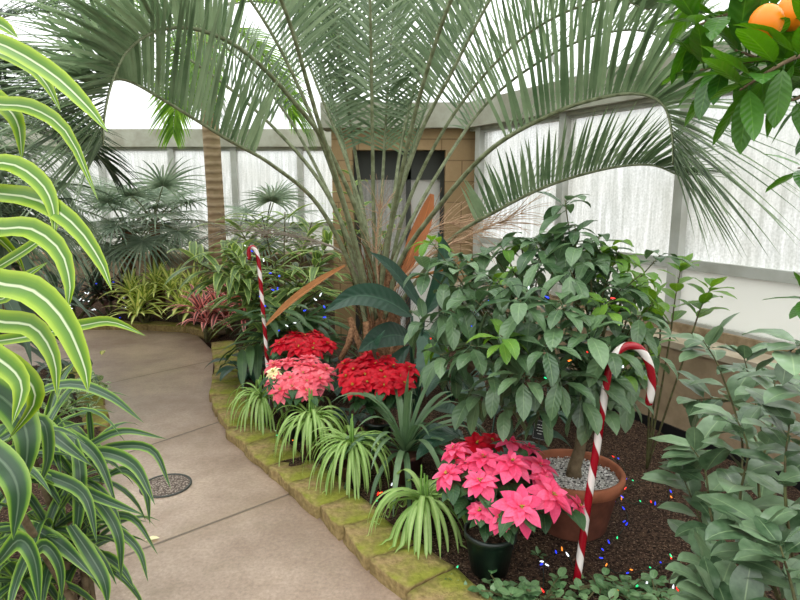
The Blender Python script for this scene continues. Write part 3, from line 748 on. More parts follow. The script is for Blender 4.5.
for (px,py,lab,mt,co_) in ((203,337,'low dark plant with pink-edged leaves, nearest the path corner','pinkleaf',None),(224,330,'low plant with pink-red centre leaves left of the thin candy cane','pinkleaf','rbrom'),(212,322,'red-hearted bromeliad behind the pink-edged plants','gingerdark','rbrom'),(240,334,'pink-red leaved plant beneath the variegated ginger','pinkleaf','rbrom')):
    rosette_plant('red_bromeliad',lab,'bromeliad',gb(px+4,py+3),[(0,0,.17),(.1,.08,.25),(-.08,.1,.28)],18,.34,.026,mt,rng,core=co_,el=(10,75),droop=1.2)

# ginger clumps
def ginger(label,base,shoots,rng,mat='ginger',L=.42,W=.036):
    t=thing('shell_ginger',label,'plant',base)
    for (tip,k) in shoots:
        pts=spline([V(base)+V((rng.uniform(-.1,.1),rng.uniform(-.1,.1),-.02)),V(base).lerp(tip,.5)+V((0,0,.18)),tip],14)
        m=MB(); m.tube(pts,[.009-.0003*i for i in range(15)],6); o=m.build('shoot',M['twig'],t)
        m=MB()
        for i in range(k):
            f=.3+.7*i/k; x=f*14; q=min(int(x),13); p=pts[q].lerp(pts[q+1],x-q); td=(pts[q+1]-pts[q]).normalized()
            sd=td.cross(V((0,0,1))).normalized()*(1 if i%2 else -1)
            sd=Matrix.Rotation(rng.uniform(-.6,.6),3,td)@sd
            d=td*.55+sd+V((0,0,.15)); leaf(m,p,d,L*rng.uniform(.8,1.15),W*rng.uniform(.85,1.1),rng,p_lance,1.1,.2,4,8,.05)
        m.build('foliage',M[mat],o)
    return t
gbase=V((P(285,330,5.0).x,4.95,.05))
tips=[P(*q) for q in ((215,268,4.6),(222,248,5.0),(238,225,5.2),(262,215,5.3),(285,212,5.3),(312,222,5.2),(330,240,5.0),(246,318,4.4),(250,290,4.4),(275,260,4.6),(190,258,4.9),(232,250,4.7),(300,280,4.5),(320,290,4.4),(280,325,4.3),(230,275,4.6),(320,262,4.7))]
ginger('large variegated ginger clump with arching leafy shoots behind the thin candy cane',gbase,[(q,rng.randint(15,21)) for q in tips],rng)
g2=V((P(300,330,4.4).x,4.45,.05))
ginger('dark leafy ginger clump behind the red poinsettia and below the brown dry leaf',g2,[(P(*q),11) for q in ((250,320,4.1),(275,310,4.0),(300,318,4.1),(325,320,4.2),(262,345,4.0),(238,350,4.1),(330,345,4.1))],rng,'gingerdark',.34,.034)
g3=V((P(360,250,5.3).x,5.3,.05))
ginger('tall bright ginger shoot standing behind the palm fronds by the doorway',g3,[(P(*q),9) for q in ((352,165,5.35),(362,200,5.2),(400,195,5.3),(336,205,5.2))],rng,'ginger',.24,.035)

# blue-grey tuft
b=V((P(484,255,4.7).x-.08,4.7,.04)); t=thing('grass_tuft','blue-grey rounded grass tuft behind the potted tree, below the window','grass tuft',b)
m=MB(); rosette(m,b+V((0,0,.55)),220,.26,.003,rng,(-15,85),1.0,p_strap,.1,1,6); m.build('foliage',M['blue'],t)
m=MB(); m.tube([b,b+V((0,0,.56))],[.05,.04],8); m.build('stem',M['bark'],t)

# ------------------------------------------------------------------ big dark leaves below the palm
rng=random.Random(41)
b=V((P(415,340,3.45).x,3.5,.05)); t=thing('broad_leaf_plant','dark plant with broad pleated leaves at the foot of the big palm','plant',b)
def bigleaf(cp,wd,up,name='leaf',prof=p_lance,root=t,mat='broad'):
    pts=[P(*q) for q in cp]; sp=spline(pts,16)
    m=MB(); m.tube(spline([b if root is t else pts[0],pts[0].lerp(b if root is t else pts[0],.4)+V((0,0,.06)),pts[0]],8),.007,6); m.blade(sp,wd,prof,up,.25,8,rng.random(),0,.04); m.build(name,M[mat],root)
bigleaf([(412,316,3.4),(385,300,3.3),(355,296,3.2),(324,312,3.1)],.075,V((0,-.75,.6)))
bigleaf([(424,312,3.45),(405,285,3.4),(388,265,3.35),(370,252,3.3)],.05,V((.5,-.6,.5)))
bigleaf([(412,340,3.5),(395,335,3.4),(375,340,3.3),(358,352,3.2)],.08,V((0,-.7,.6)))
bigleaf([(420,330,3.5),(430,350,3.35),(425,375,3.25),(410,392,3.2)],.08,V((-.3,-.7,.4)))
bigleaf([(425,315,3.6),(440,285,3.6),(445,255,3.6),(438,232,3.6)],.06,V((0,-1,.2)))
bigleaf([(410,345,3.5),(385,370,3.4),(372,350,3.3),(385,330,3.25)],.06,V((0,-.7,.6)))
bigleaf([(430,335,3.5),(455,320,3.4),(480,330,3.3),(500,352,3.2)],.07,V((0,-.6,.6)))
def shade(lab,b2,n,L,W,H,mat='broad',name='shade_plant'):
    t2=thing(name,lab,'plant',b2)
    for k in range(n):
        a=k*2.4; m=MB(); d=V((math.cos(a)*.6,math.sin(a)*.6,1)); pt=arc(b2,d,H*rng.uniform(.6,1.1),.5,6); m.tube(pt,.005,5)
        m.blade(arc(pt[-1],V((math.cos(a),math.sin(a),.2)),L*rng.uniform(.8,1.1),1.3,9),W,p_ovate,V((0,0,1)),.2,8,rng.random(),0,.05); m.build('leaf',M[mat],t2)
def gp(px,py): return G(px,py,.05)
shade('dark broad-leaved plant in deep shade under the left side of the potted tree',V((P(490,400,2.95).x,2.95,.05)),13,.3,.075,.34)
shade('dark low leafy plant in shade right of the palm foot, behind the bright red poinsettia',gp(452,402),14,.26,.06,.3)
shade('dark low leafy plant between the palm foot and the deep red poinsettia',gp(338,392),14,.24,.055,.26)
shade('dark low leafy plant in the shade directly behind the terracotta pot',gp(545,425),14,.26,.06,.3)
shade('dark low leafy plant left of the dark strap-leaf plant, among the drooping clumps',gp(352,428),11,.16,.035,.16)
shade('dark low leafy plant behind the thin candy cane foot by the kerb',gp(248,380),13,.2,.045,.2)
# ------------------------------------------------------------------ potted tree
rng=random.Random(51)
pc=G(577,541,.045); pc=V((pc.x+.012,pc.y+.13,.045)); PH=.265
tree=thing('potted_tree','leafy green tree growing in a terracotta pot of gravel behind the candy cane','potted tree',pc)
m=MB(); m.lathe([(.001,.0),(.138,.0),(.148,.01),(.19,PH-.055),(.194,PH-.05),(.188,PH-.05)],pc,48); pot=m.build('pot',M['terra'],tree)
m=MB(); m.lathe([(.19,PH-.055),(.21,PH-.05),(.214,PH-.008),(.208,PH),(.196,PH),(.19,PH-.01),(.186,PH-.06)],pc,48); m.build('rim',M['terrarim'],pot)
m=MB(); m.lathe([(.19,PH-.04),(.08,PH-.033),(.001,PH-.03)],pc,40); 
for i in range(1700):
    a=rng.uniform(0,6.28); r=.184*math.sqrt(rng.random()); s=rng.uniform(.0025,.006); c=pc+V((r*math.cos(a),r*math.sin(a),PH-.033+rng.uniform(0,.006)))
    rr=rng.random(); b=len(m.v)
    for q in ((s,0,0),(0,s,0),(-s,0,0),(0,-s,0),(0,0,s*.8)): m.v.append((c.x+q[0]*rng.uniform(.7,1.3),c.y+q[1]*rng.uniform(.7,1.3),c.z+q[2]))
    for k in range(4): m.face((b+k,b+(k+1)%4,b+4),None,rr)
o=m.build('gravel',M['gravel'],tree,smooth=False); o['kind']='stuff'
fork=P(583,425,pc.y+.02)
m=MB(); tb=pc+V((0,0,PH-.05)); m.tube([tb+V((0,0,-.02)),tb+V((.0,0,.06)),tb.lerp(fork,.55)+V((.004,0,0)),fork,P(578,380,pc.y+.05)],[.042,.029,.025,.024,.018],12); m.build('trunk',M['bark'],tree)
tc_=P(548,322,2.5)
tips=[(565,200,2.55),(575,225,2.5),(430,240,2.6),(425,270,2.55),(420,320,2.5),(455,262,2.5),(475,300,2.25),(520,300,2.1),(500,335,2.05),(470,345,2.2),(440,355,2.35),(520,375,2.05),(545,345,2.0),(560,300,2.1),(590,330,2.05),(610,300,2.2),(640,285,2.5),(660,255,2.7),(655,300,2.6),(650,330,2.5),(600,380,2.1),(630,360,2.3),(590,260,2.4),(540,260,2.4),(510,265,2.5),(480,270,2.6),(620,260,2.6),(470,395,2.4),(500,410,2.3),(450,310,2.3),(560,375,2.0),(540,410,2.15),(600,410,2.2),(520,240,2.7),(548,232,2.6),(600,235,2.7),(490,250,2.8),(530,320,2.2),(570,270,2.25),(610,345,2.1),(490,375,2.15),(555,325,2.1),(640,315,2.3),(515,350,2.1),(460,285,2.4),(630,395,2.25),(580,400,2.1)]
for k in range(34):
    a=rdir(rng,-40,80); tips.append(tc_+V((a.x*.54,a.y*.42+.1,a.z*.36))*1.0)
nb=9; tips=[t_ if isinstance(t_,Vector) else P(*t_) for t_ in tips]
hubs=[tips[i] for i in (1,3,8,12,14,17,19,22,33)]
grp=[[] for _ in hubs]
for t_ in tips: grp[min(range(len(hubs)),key=lambda i:(hubs[i]-t_).length)].append(t_)
for hb,gr in zip(hubs,grp):
    ctr=sum(gr,V((0,0,0)))/len(gr); mid=fork.lerp(ctr,.6)+V((0,0,.02))
    w_=MB(); lf1=MB()
    w_.tube(spline([fork-V((0,0,.02)),fork.lerp(mid,.5)+V((0,0,.04)),mid],8),[.014-.0009*i for i in range(9)],7)
    for t_ in gr:
        pts=spline([mid,mid.lerp(t_,.5)+V((0,0,.02)),t_],8); w_.tube(pts,[.006-.0005*i for i in range(9)],5)
        d=(t_-mid).normalized()+V((0,0,.45)); y=rng.random()<.24
        whorl(lf1,t_,d,rng.randint(6,8),.142 if not y else .11,.032 if not y else .027,rng,1.5,(-25,45),1 if y else 0,p_ell,.018,.22)
        for q in (3,5): whorl(lf1,pts[q],d,2,.13,.03,rng,1.6,(-20,40),0,p_ell,.015)
    o=w_.build('branch',M['twig'],tree); lf1.build('foliage',[M['tree'],M['treeyoung']],o)
# plaque
c=P(540,430,2.75); t=thing('plant_marker','small black plant name marker on a stake, left of the potted tree trunk','sign',V((c.x,c.y,.05)))
m=MB(); m.tube([V((c.x,c.y+.01,.0)),c+V((0,.01,0))],.003,5); m.build('stake',M['darkmetal'],t)
R=Matrix.Translation(c)@Matrix.Rotation(math.radians(14),4,'Y')@Matrix.Rotation(math.radians(-28),4,'X')
def pl(m,x0,z0,x1,z1,y0,y1):
    q=[R@V(p) for p in ((x0,y0,z0),(x1,y0,z0),(x1,y1,z0),(x0,y1,z0),(x0,y0,z1),(x1,y0,z1),(x1,y1,z1),(x0,y1,z1))]; m.hexa(q[:4],q[4:])
m=MB(); pl(m,-.034,-.047,.034,.047,0,.004); pt=m.build('plate',M['black'],t,smooth=False)
m=MB()
for q in ((-.031,.0425,.031,.0435),(-.031,-.0435,.031,-.0425),(-.031,-.043,-.030,.043),(.030,-.043,.031,.043)): pl(m,q[0],q[1],q[2],q[3],-.0008,0)
for z,ws in ((.022,((-.02,-.004),(0,.02))),(.008,((-.014,.012),)),(-.006,((-.018,-.008),(-.004,.016))),(-.02,((-.01,.01),))):
    for a,b_ in ws: pl(m,a,z,b_,z+.0035,-.0008,0)
m.build('lettering',M['mark'],pt,smooth=False)

# ------------------------------------------------------------------ candy canes
def cane(label,cp,rad,n=70):
    pts=spline(cp,n); b=V((cp[0].x,cp[0].y,cp[0].z)); 
    m=MB(); m.tube(pts,rad,14); s=.0
    t=thing('candy_cane',label,'candy cane',b); m.build('cane',M['cane'],t)
    for e_,q in ((pts[-1],(pts[-1]-pts[-2]).normalized()),):
        m=MB(); m.ball(e_,rad*1.0,n=12); m.build('end_cap',M['cane_red'],t)
    m=MB(); m.tube([pts[0]+V((0,0,.01)),pts[0]-V((0,0,.09))],.004,5); m.build('spike',M['white'],t)
M['cane_red']=plain('candy_red',srgb(150,12,30),.25,.5)
y=2.06
cane('tall red and white candy cane staked in the soil before the potted tree',[P(*q) for q in ((575,592,y),(582,545,y+.01),(589,495,y+.02),(597,445,y+.03),(604,398,y+.04),(608,374,y+.04),(615,355,y+.04),(627,346,y+.04),(640,349,y+.04),(649,364,y+.04),(652,384,y+.04),(649,402,y+.04))],.0148)
y=3.95
cane('thin striped candy cane standing far back in front of the ginger clump',[P(*q) for q in ((269,392,y),(266,345,y),(262,300,y),(259,265,y),(257,253,y),(253,247,y),(249,250,y),(249,258,y))],.0135)

# ------------------------------------------------------------------ poinsettias
def flower(root,pos,ax,R,mat,rng):
    ax=V(ax).normalized(); a=ax.orthogonal().normalized(); b=ax.cross(a); m=MB(); ph=rng.uniform(0,6.28)
    for (k,el,s,off) in ((6,-8,1.0,0),(6,12,.86,.5),(5,34,.6,.2),(4,55,.36,.6)):
        for i in range(k):
            az=ph+(i+off)*2*pi/k+rng.uniform(-.18,.18); e=math.radians(el+rng.uniform(-10,10)); l=R*s*rng.uniform(.85,1.15)
            d=(a*math.cos(az)+b*math.sin(az))*math.cos(e)+ax*math.sin(e)
            pts=[]; p=V(pos)+d*.006; dd=d.copy()
            for q in range(7):
                pts.append(p.copy()); dd=(dd-ax*.07-V((0,0,.035))).normalized(); p=p+dd*l/6
            m.blade(pts,l*.29*rng.uniform(.9,1.1),p_bract,ax,.16,4,rng.random(),0,.07)
    o=m.build('flower_head',M[mat],root)
    m=MB()
    for i in range(7):
        q=rng.uniform(0,6.28); m.ball(V(pos)+ax*.012+(a*math.cos(q)+b*math.sin(q))*rng.uniform(0,.009),.0026,n=6)
    m.build('flower_beads',M['cyath'],o)
def poinsettia(label,base,pr,ph,heads,R,rng,potmat='greenpot',leafL=.1,ctr=None):
    t=thing('poinsettia',label,'poinsettia',base); base=V(base)
    m=MB(); m.lathe([(.001,.0),(pr*.72,0),(pr*.95,ph-.03),(pr*.96,ph-.028),(pr*1.02,ph-.026),(pr*1.03,ph),(pr*.96,ph),(pr*.94,ph-.02)],base,32); pot=m.build('pot',M[potmat],t)
    m=MB(); m.lathe([(pr*.95,ph-.022),(.001,ph-.018)],base,24); m.build('potting_soil',M['soil'],pot)
    st_=MB(); lf_=MB(); c=base+V((0,0,ph))
    for (p,mat,s) in heads:
        ax=(p-c)*1.0+V((0,-.05,.14)); flower(t,p,ax,R*s,mat,rng)
        pts=spline([c+V((rng.uniform(-.02,.02),rng.uniform(-.02,.02),-.02)),c.lerp(p,.5)+V((0,0,.03)),p],8); st_.tube(pts,.004,5)
        for k in range(9):
            f=rng.uniform(3.2,7.2); i=int(f); q=pts[i].lerp(pts[i+1],f-i); a=rng.uniform(0,6.28)
            out=(p-c); out.z=0; out=out.normalized() if out.length>.02 else V((0,0,0))
            d=V((math.cos(a),math.sin(a),rng.uniform(-.3,.35)))+out*.5
            leaf(lf_,q,d,leafL*rng.uniform(.7,1.15),leafL*.27,rng,p_ovate,1.1,.15,4,6,.08,pet=.025)
    st_.build('stems',M['twig'],t); lf_.build('foliage',M['poinleaf'],t)
    return t
rng=random.Random(61)
hd=[(553,495,1.98,1.15),(521,507,1.9,1.1),(500,517,1.93,.8),(480,511,1.98,.62),(480,481,2.02,.9),(447,474,2.08,.8),(455,449,2.2,.85),(484,458,2.12,.95),(512,462,2.08,1.05),(541,466,2.15,1.05),(512,442,2.3,.95),(578,506,2.06,.7),(530,448,2.3,.8),(466,463,2.15,.7),(545,480,2.08,.8)]
pb=V((P(490,560,2.12).x,2.13,.045))
poinsettia('large pink poinsettia in a dark green pot at the near edge of the bed',pb,.10,.17,[(P(a,b,c_),'pinks',s) for a,b,c_,s in hd],.083,rng)
hd=[(477,444,2.38,1.0),(461,452,2.36,.85),(492,441,2.42,.9),(466,470,2.27,.5)]
poinsettia('small bright red poinsettia tucked in behind the large pink one',V((P(474,520,2.5).x,2.5,.045)),.075,.14,[(P(a,b,c_),'reds',s) for a,b,c_,s in hd],.08,rng,leafL=.085)
def dome(cx,cy,rx,ry,Y,dY,k,rng,mat,s=(.8,1.1)):
    out=[]
    for i in range(k):
        f=math.sqrt((i+.5)/k); a=i*2.39996; x=cx+rx*f*math.cos(a); yy=cy+ry*f*math.sin(a)
        out.append((P(x,yy,Y-dY*math.sin(a)*f),mat,rng.uniform(*s)))
    return out
poinsettia('deep red poinsettia standing farthest back, above the salmon pink one',V((P(303,372,3.75).x,3.75,.045)),.09,.16,dome(304,341,29,9,3.72,.2,12,rng,'reds'),.08,rng)
h2=dome(298,374,31,20,3.32,.17,15,rng,'salmon'); h2[4]=(h2[4][0]+V((-.04,-.03,.01)),'cream',.6)
poinsettia('salmon pink poinsettia with one cream flower, between the two red ones',V((P(300,410,3.38).x,3.4,.045)),.09,.16,h2,.085,rng)
poinsettia('bright red poinsettia at the foot of the big palm, behind dark strap leaves',V((P(378,405,3.28).x,3.3,.045)),.09,.16,dome(374,372,40,18,3.2,.2,17,rng,'reds'),.085,rng)

# ------------------------------------------------------------------ drooping bright clumps and dark strap plant
rng=random.Random(71)
def clump(label,apx,base_px,k,L,rng,az=None,pr=.06,W=.0075):
    b=G(*base_px,.045); t=thing('strap_leaf_clump',label,'plant',b); top=P(*apx,b.y)
    m=MB(); m.lathe([(.001,0),(pr*.75,0),(pr,.09),(pr*1.05,.09),(pr*1.05,.1),(pr*.95,.1),(pr*.93,.085),(.001,.088)],b,24); m.build('pot',M['brownpot'],t)
    m=MB()
    for i in range(7):
        q=V((rng.uniform(-.02,.02),rng.uniform(-.02,.02),0)); m.tube([b+V((0,0,.07))+q,top+q*.7+V((0,0,rng.uniform(.02,.12)))],[.007,.004],6)
    m.build('flower_stalks',M['treeyoung'],t)
    m=MB()
    for i in range(k):
        a=i*2.39996; e=math.radians(rng.uniform(5,62)); d=V((math.cos(a)*math.cos(e),math.sin(a)*math.cos(e),math.sin(e)))
        l=L*rng.uniform(.75,1.15); n=10; p=b.lerp(top,.8)+V((math.cos(a)*.015,math.sin(a)*.015,rng.uniform(-.02,.03))); pts=[p.copy()]; dd=d
        for j in range(n):
            dd=(dd+V((0,0,-.42*(.5+j/n)))).normalized(); p=p+dd*l/n
            if p.z<.062: p.z=.062+rng.uniform(0,.012); dd.z=max(dd.z,-.02)
            pts.append(p.copy())
        m.blade(pts,W*rng.uniform(.8,1.2),p_strap,V((0,0,1)),.3,2,rng.random(),0,.02)
    m.build('foliage',M['clump'],t)
clump('bright green drooping strap-leaf clump farthest back along the edging stones',(262,390),(262,424),50,.34,rng,W=.009)
clump('bright green drooping strap-leaf clump under the salmon pink poinsettia',(312,408),(313,458),56,.36,rng,W=.009)
clump('bright green drooping strap-leaf clump spilling onto the edging beside dark strap plant',(352,437),(352,482),80,.34,rng,W=.008)
clump('bright green drooping strap-leaf clump just left of the large pink poinsettia',(424,492),(424,530),52,.33,rng,W=.011)
b=G(405,478,.045); t=thing('strap_leaf_plant','dark green arching strap-leaf plant in a brown pot in front of red poinsettia','plant',b)
m=MB(); m.lathe([(.001,0),(.07,0),(.095,.13),(.1,.13),(.1,.15),(.09,.15),(.088,.13),(.001,.135)],b,28); m.build('pot',M['brownpot'],t)
m=MB(); rosette(m,b+V((0,0,.15)),40,.54,.0175,rng,(15,84),2.5,p_strap,.3,2,10,rb=.02); m.build('foliage',M['strap'],t)

# ------------------------------------------------------------------ striped plants on the left
rng=random.Random(81)
def traced(cp,wd,rng,up=V((.25,-.7,.6)),fold=.28,mat='lime',root=None,tipY=0):
    pts=spline([P(*q) for q in cp],14); m=MB(); m.blade(pts,wd,p_drac,up,fold,8,rng.random(),0,.03); return m.build('leaf',M[mat],root)
lb=V((-1.02,1.22,.04)); lime=thing('striped_dracaena','tall lime green dracaena with cream striped leaves at the left edge','plant',lb)
m=MB(); m.tube([lb,lb+V((.03,.02,.8)),lb+V((.05,0,1.5)),lb+V((.06,0,2.05))],[.022,.02,.017,.013],10); m.build('cane',M['bark'],lime)
HX=lambda py,Y:(-95,py,Y)
T=[([(-110,60,1.25),(-40,38,1.2),(0,44,1.15),(50,72,1.1),(86,105,1.05),(108,132,1.02)],.0195),
   ([(-110,130,1.25),(-40,104,1.2),(0,105,1.15),(34,109,1.12),(68,134,1.08),(98,200,1.05)],.018),
   ([(-110,60,1.3),(-20,50,1.3),(24,64,1.3),(45,82,1.3),(61,112,1.3)],.017),
   ([(-110,110,1.3),(-30,90,1.25),(2,104,1.22),(18,124,1.2),(22,160,1.2)],.02),
   ([(-110,190,1.2),(-30,168,1.15),(10,164,1.12),(40,182,1.1),(53,207,1.08),(55,238,1.06)],.019),
   ([(-110,225,1.25),(-40,195,1.2),(0,194,1.15),(40,201,1.1),(76,226,1.06),(101,262,1.03),(112,291,1.01)],.02),
   ([(-110,260,1.2),(-40,230,1.15),(0,229,1.1),(32,229,1.07),(60,250,1.04),(70,283,1.02),(67,312,1.0)],.021),
   ([(-110,300,1.15),(-50,275,1.1),(0,284,1.05),(34,291,1.0),(64,320,.97),(84,365,.95),(88,392,.94)],.027),
   ([(-110,340,1.15),(-50,315,1.1),(0,322,1.05),(34,327,1.02),(54,358,1.0),(57,398,.99)],.022),
   ([(-70,350,1.35),(20,338,1.4),(80,326,1.42),(112,322,1.42),(146,336,1.42)],.017),
   ([(-90,10,1.3),(-30,15,1.3),(0,25,1.3),(18,38,1.3)],.02),
   ([(-110,370,1.1),(-40,345,1.05),(0,360,1.02),(22,385,1.0),(12,425,.98)],.024),
   ([(-60,300,1.3),(10,260,1.35),(40,240,1.38),(60,225,1.4)],.014),
   ([(-60,300,1.3),(0,300,1.4),(20,280,1.45),(48,262,1.5)],.014),
   ([(-100,330,1.2),(-20,350,1.2),(20,372,1.2),(35,400,1.2),(8,440,1.2)],.024),
]
for cp,wd in T: traced(cp,wd,rng,root=lime)
for z,k in ((.95,7),(1.35,7),(1.75,8),(2.0,10)):
    for i in range(k):
        a=pi/2+rng.uniform(-.3,pi+.3); e=math.radians(rng.uniform(10,70)); d=V((math.cos(a)*math.cos(e),math.sin(a)*math.cos(e),math.sin(e)))
        m=MB(); m.blade(arc(lb+V((.05,0,z)),d,.42,1.7,9),.02,p_drac,V((0,0,1)),.28,6,rng.random(),0,.03); m.build('leaf',M['lime'],lime)
db=G(70,585,.04); db=V((db.x-.02,db.y-.25,.04))
drac=thing('dark_dracaena','dark green dracaena with yellow-edged arching leaves overhanging the path on the left','plant',V((-.98,1.75,.04)))
dl=V((-.98,1.75,.04))
T=[([(20,400,1.95),(67,384,1.95),(108,395,1.9),(144,423,1.85)],.018),([(92,445,1.9),(90,422,1.9),(88,402,1.9)],.011),
 ([(10,415,1.75),(36,421,1.7),(60,440,1.65),(92,466,1.6)],.026),([(50,430,1.8),(75,438,1.75),(99,460,1.7),(117,507,1.66)],.019),
 ([(70,460,1.85),(97,441,1.85),(126,431,1.85),(167,439,1.83)],.014),([(80,455,1.8),(107,453,1.76),(136,467,1.72),(155,505,1.68)],.021),
 ([(85,460,1.85),(113,447,1.85),(152,450,1.83),(171,489,1.8)],.016),([(60,480,1.7),(82,490,1.67),(110,502,1.64),(144,515,1.62)],.017),
 ([(15,520,1.6),(45,535,1.55),(67,550,1.52),(95,579,1.5)],.022),([(85,490,1.7),(105,510,1.66),(119,538,1.63),(121,580,1.62)],.017),
 ([(90,505,1.75),(119,530,1.72),(139,551,1.7),(148,582,1.68)],.013),([(70,525,1.6),(90,555,1.55),(104,580,1.53),(108,606,1.52)],.02),
 ([(74,440,1.7),(80,470,1.64),(79,510,1.61),(74,548,1.6)],.02),([(20,470,1.65),(54,478,1.6),(85,496,1.56),(97,543,1.53)],.02),
 ([(-60,370,1.3),(0,396,1.25),(27,433,1.22),(22,490,1.2)],.034),([(-60,420,1.2),(-5,455,1.16),(18,488,1.14),(13,540,1.13)],.03),
 ([(0,440,1.5),(40,420,1.5),(48,455,1.5),(38,490,1.5)],.018),([(90,520,1.8),(110,515,1.8),(135,520,1.78),(158,555,1.75)],.013),
 ([(30,560,1.5),(45,545,1.48),(60,565,1.46),(62,600,1.45)],.02),([(0,560,1.3),(20,540,1.28),(35,560,1.26),(40,610,1.25)],.024),
 ([(100,480,1.85),(125,470,1.83),(145,490,1.8),(150,525,1.78)],.014)]
for cp,wd in T: traced(cp,wd,rng,V((.2,-.65,.65)),.24,'drac',drac)
m=MB()
for q in (P(20,430,1.75),P(70,465,1.9),P(70,520,1.75),P(-40,420,1.35)):
    m.tube(spline([dl+V((rng.uniform(-.05,.05),rng.uniform(-.1,.1),-.02)),dl.lerp(q,.6),q],8),.011,7)
m.build('canes',M['bark'],drac)
for (hx,k,L) in (((40,440,1.85),16,.34),((75,480,1.85),16,.3),((50,530,1.7),14,.32),((-20,470,1.55),12,.36),((20,580,1.6),14,.3),((60,560,1.75),16,.3),((20,480,1.9),16,.34),((-10,560,1.8),16,.34),((45,430,2.1),14,.32),((80,560,1.8),12,.26)):
    m=MB(); rosette(m,P(*hx),k,L,.018,rng,(5,70),1.9,p_drac,.25,4,9); m.build('rosette',M['drac'],drac)
# low plants on the left edge of the path
vb=G(88,415,.04); t=thing('variegated_plant','low plant with pale mottled leaves beside the path behind the dark dracaena','plant',vb)
m=MB()
for i in range(60): leaf(m,vb+V((rng.uniform(-.28,.1),rng.uniform(-.2,.3),rng.uniform(.02,.2))),rdir(rng,5,60),.13,.022,rng,p_lance,.9,.2)
m.build('foliage',M['varieg'],t)
vb=G(66,395,.04); t=thing('croton','low dark plant with a few yellow leaves at the left side of the path','plant',vb)
m=MB()
for i in range(60): leaf(m,vb+V((rng.uniform(-.3,.15),rng.uniform(-.25,.35),rng.uniform(.02,.25))),rdir(rng,5,60),.15,.02,rng,p_lance,.9,.2,m=0 if i%12 else 1)
m.build('foliage',[M['yucca'],M['ybrom']],t)

# ------------------------------------------------------------------ right foreground shrub, wall shrub, citrus
rng=random.Random(91)
def leafy_branch(root,cp,k,L,W,mat,rng,rad=.006,prof=p_ell,droop=.7,s0=.25,pet=.008,bark='twig',tipk=4,el=(10,45)):
    pts=spline([q if isinstance(q,Vector) else P(*q) for q in cp],20); m=MB(); m.tube(pts,[rad*(1-.7*i/20) for i in range(21)],6); o=m.build('branch',M[bark],root)
    m=MB()
    for i in range(k):
        f=s0+(1-s0)*(i+.5)/k; x=f*20; q=min(int(x),19); p=pts[q].lerp(pts[q+1],x-q); t=(pts[q+1]-pts[q]).normalized()
        a=t.orthogonal().normalized(); a=Matrix.Rotation(i*2.4+rng.uniform(-.4,.4),3,t)@a
        d=a+t*rng.uniform(.3,.8)+V((0,0,.15)); s=rng.uniform(.75,1.15)
        leaf(m,p,d,L*s,W*s,rng,prof,droop*rng.uniform(.4,1.4),.15,6,8,.05,pet=pet)
    if tipk: whorl(m,pts[-1],(pts[-1]-pts[-2]).normalized(),tipk,L*.8,W*.8,rng,droop*.6,(15,55),0,prof,pet,.15)
    m.build('foliage',M[mat],o); return o
sb=V((1.28,1.62,.03)); shrub=thing('broad_leaf_shrub','broad-leaved green shrub in the near right corner of the bed','shrub',sb)
for cp in ([sb,(745,520,1.75),(742,440,1.85),(720,370,1.9),(703,340,1.92)],[sb,(760,500,1.7),(772,430,1.75),(775,380,1.78)],[sb,(730,550,1.6),(712,520,1.62),(705,470,1.66),(690,445,1.7)],
           [sb,(745,560,1.5),(740,500,1.5),(748,450,1.5),(735,415,1.55)],[sb,(790,540,1.4),(785,470,1.4),(790,420,1.42)],[sb,(740,600,1.4),(720,580,1.45),(700,560,1.5)],
           [sb,(780,600,1.3),(765,560,1.3),(757,520,1.32)],[sb,(830,500,1.4),(815,420,1.4),(800,380,1.42)],[sb,(720,590,1.65),(700,520,1.7),(680,470,1.75)],[sb,(750,620,1.25),(725,610,1.3),(705,590,1.35)],
           [sb,(770,480,1.9),(745,420,2.0),(728,400,2.05),(690,400,2.1)],[sb,(800,620,1.2),(790,580,1.2),(780,545,1.22)],[sb,(770,470,2.0),(755,400,2.1),(742,350,2.15)]):
    leafy_branch(shrub,cp,12,.132,.039,'shrub',rng,.006,p_ell,.8,.3)
leafy_branch(shrub,[sb,(850,480,1.1),(830,380,1.1),(805,345,1.1),(785,355,1.1)],6,.09,.03,'shrub',rng,.005)
m=MB(); m.tube([sb-V((0,0,.03)),sb+V((0,0,.16))],[.022,.016],8); m.build('stem',M['bark'],shrub)
wb=V((1.32,3.0,.04)); ws=thing('leafy_shrub','bright-leaved shrub against the low wall behind the drooping palm leaflets','shrub',wb)
for cp in ([wb,(668,350,2.95),(675,300,2.95),(682,262,2.95)],[wb,(660,340,2.9),(655,310,2.85),(645,290,2.8)],[wb,(690,340,2.9),(700,310,2.9),(712,285,2.9)],[wb,(650,360,2.8),(640,340,2.8)]):
    leafy_branch(ws,cp,9,.14,.036,'treeyoung',rng,.006,p_ell,.9,.45)
cb=V((1.62,1.35,.03)); cit=thing('citrus_tree','citrus tree with ripe orange fruit reaching in at the top right corner','tree',cb)
m=MB(); ctop=cb+V((-.05,.02,2.0)); m.tube([cb,cb+V((.01,0,.9)),ctop],[.04,.034,.022],12); m.build('trunk',M['bark'],cit)
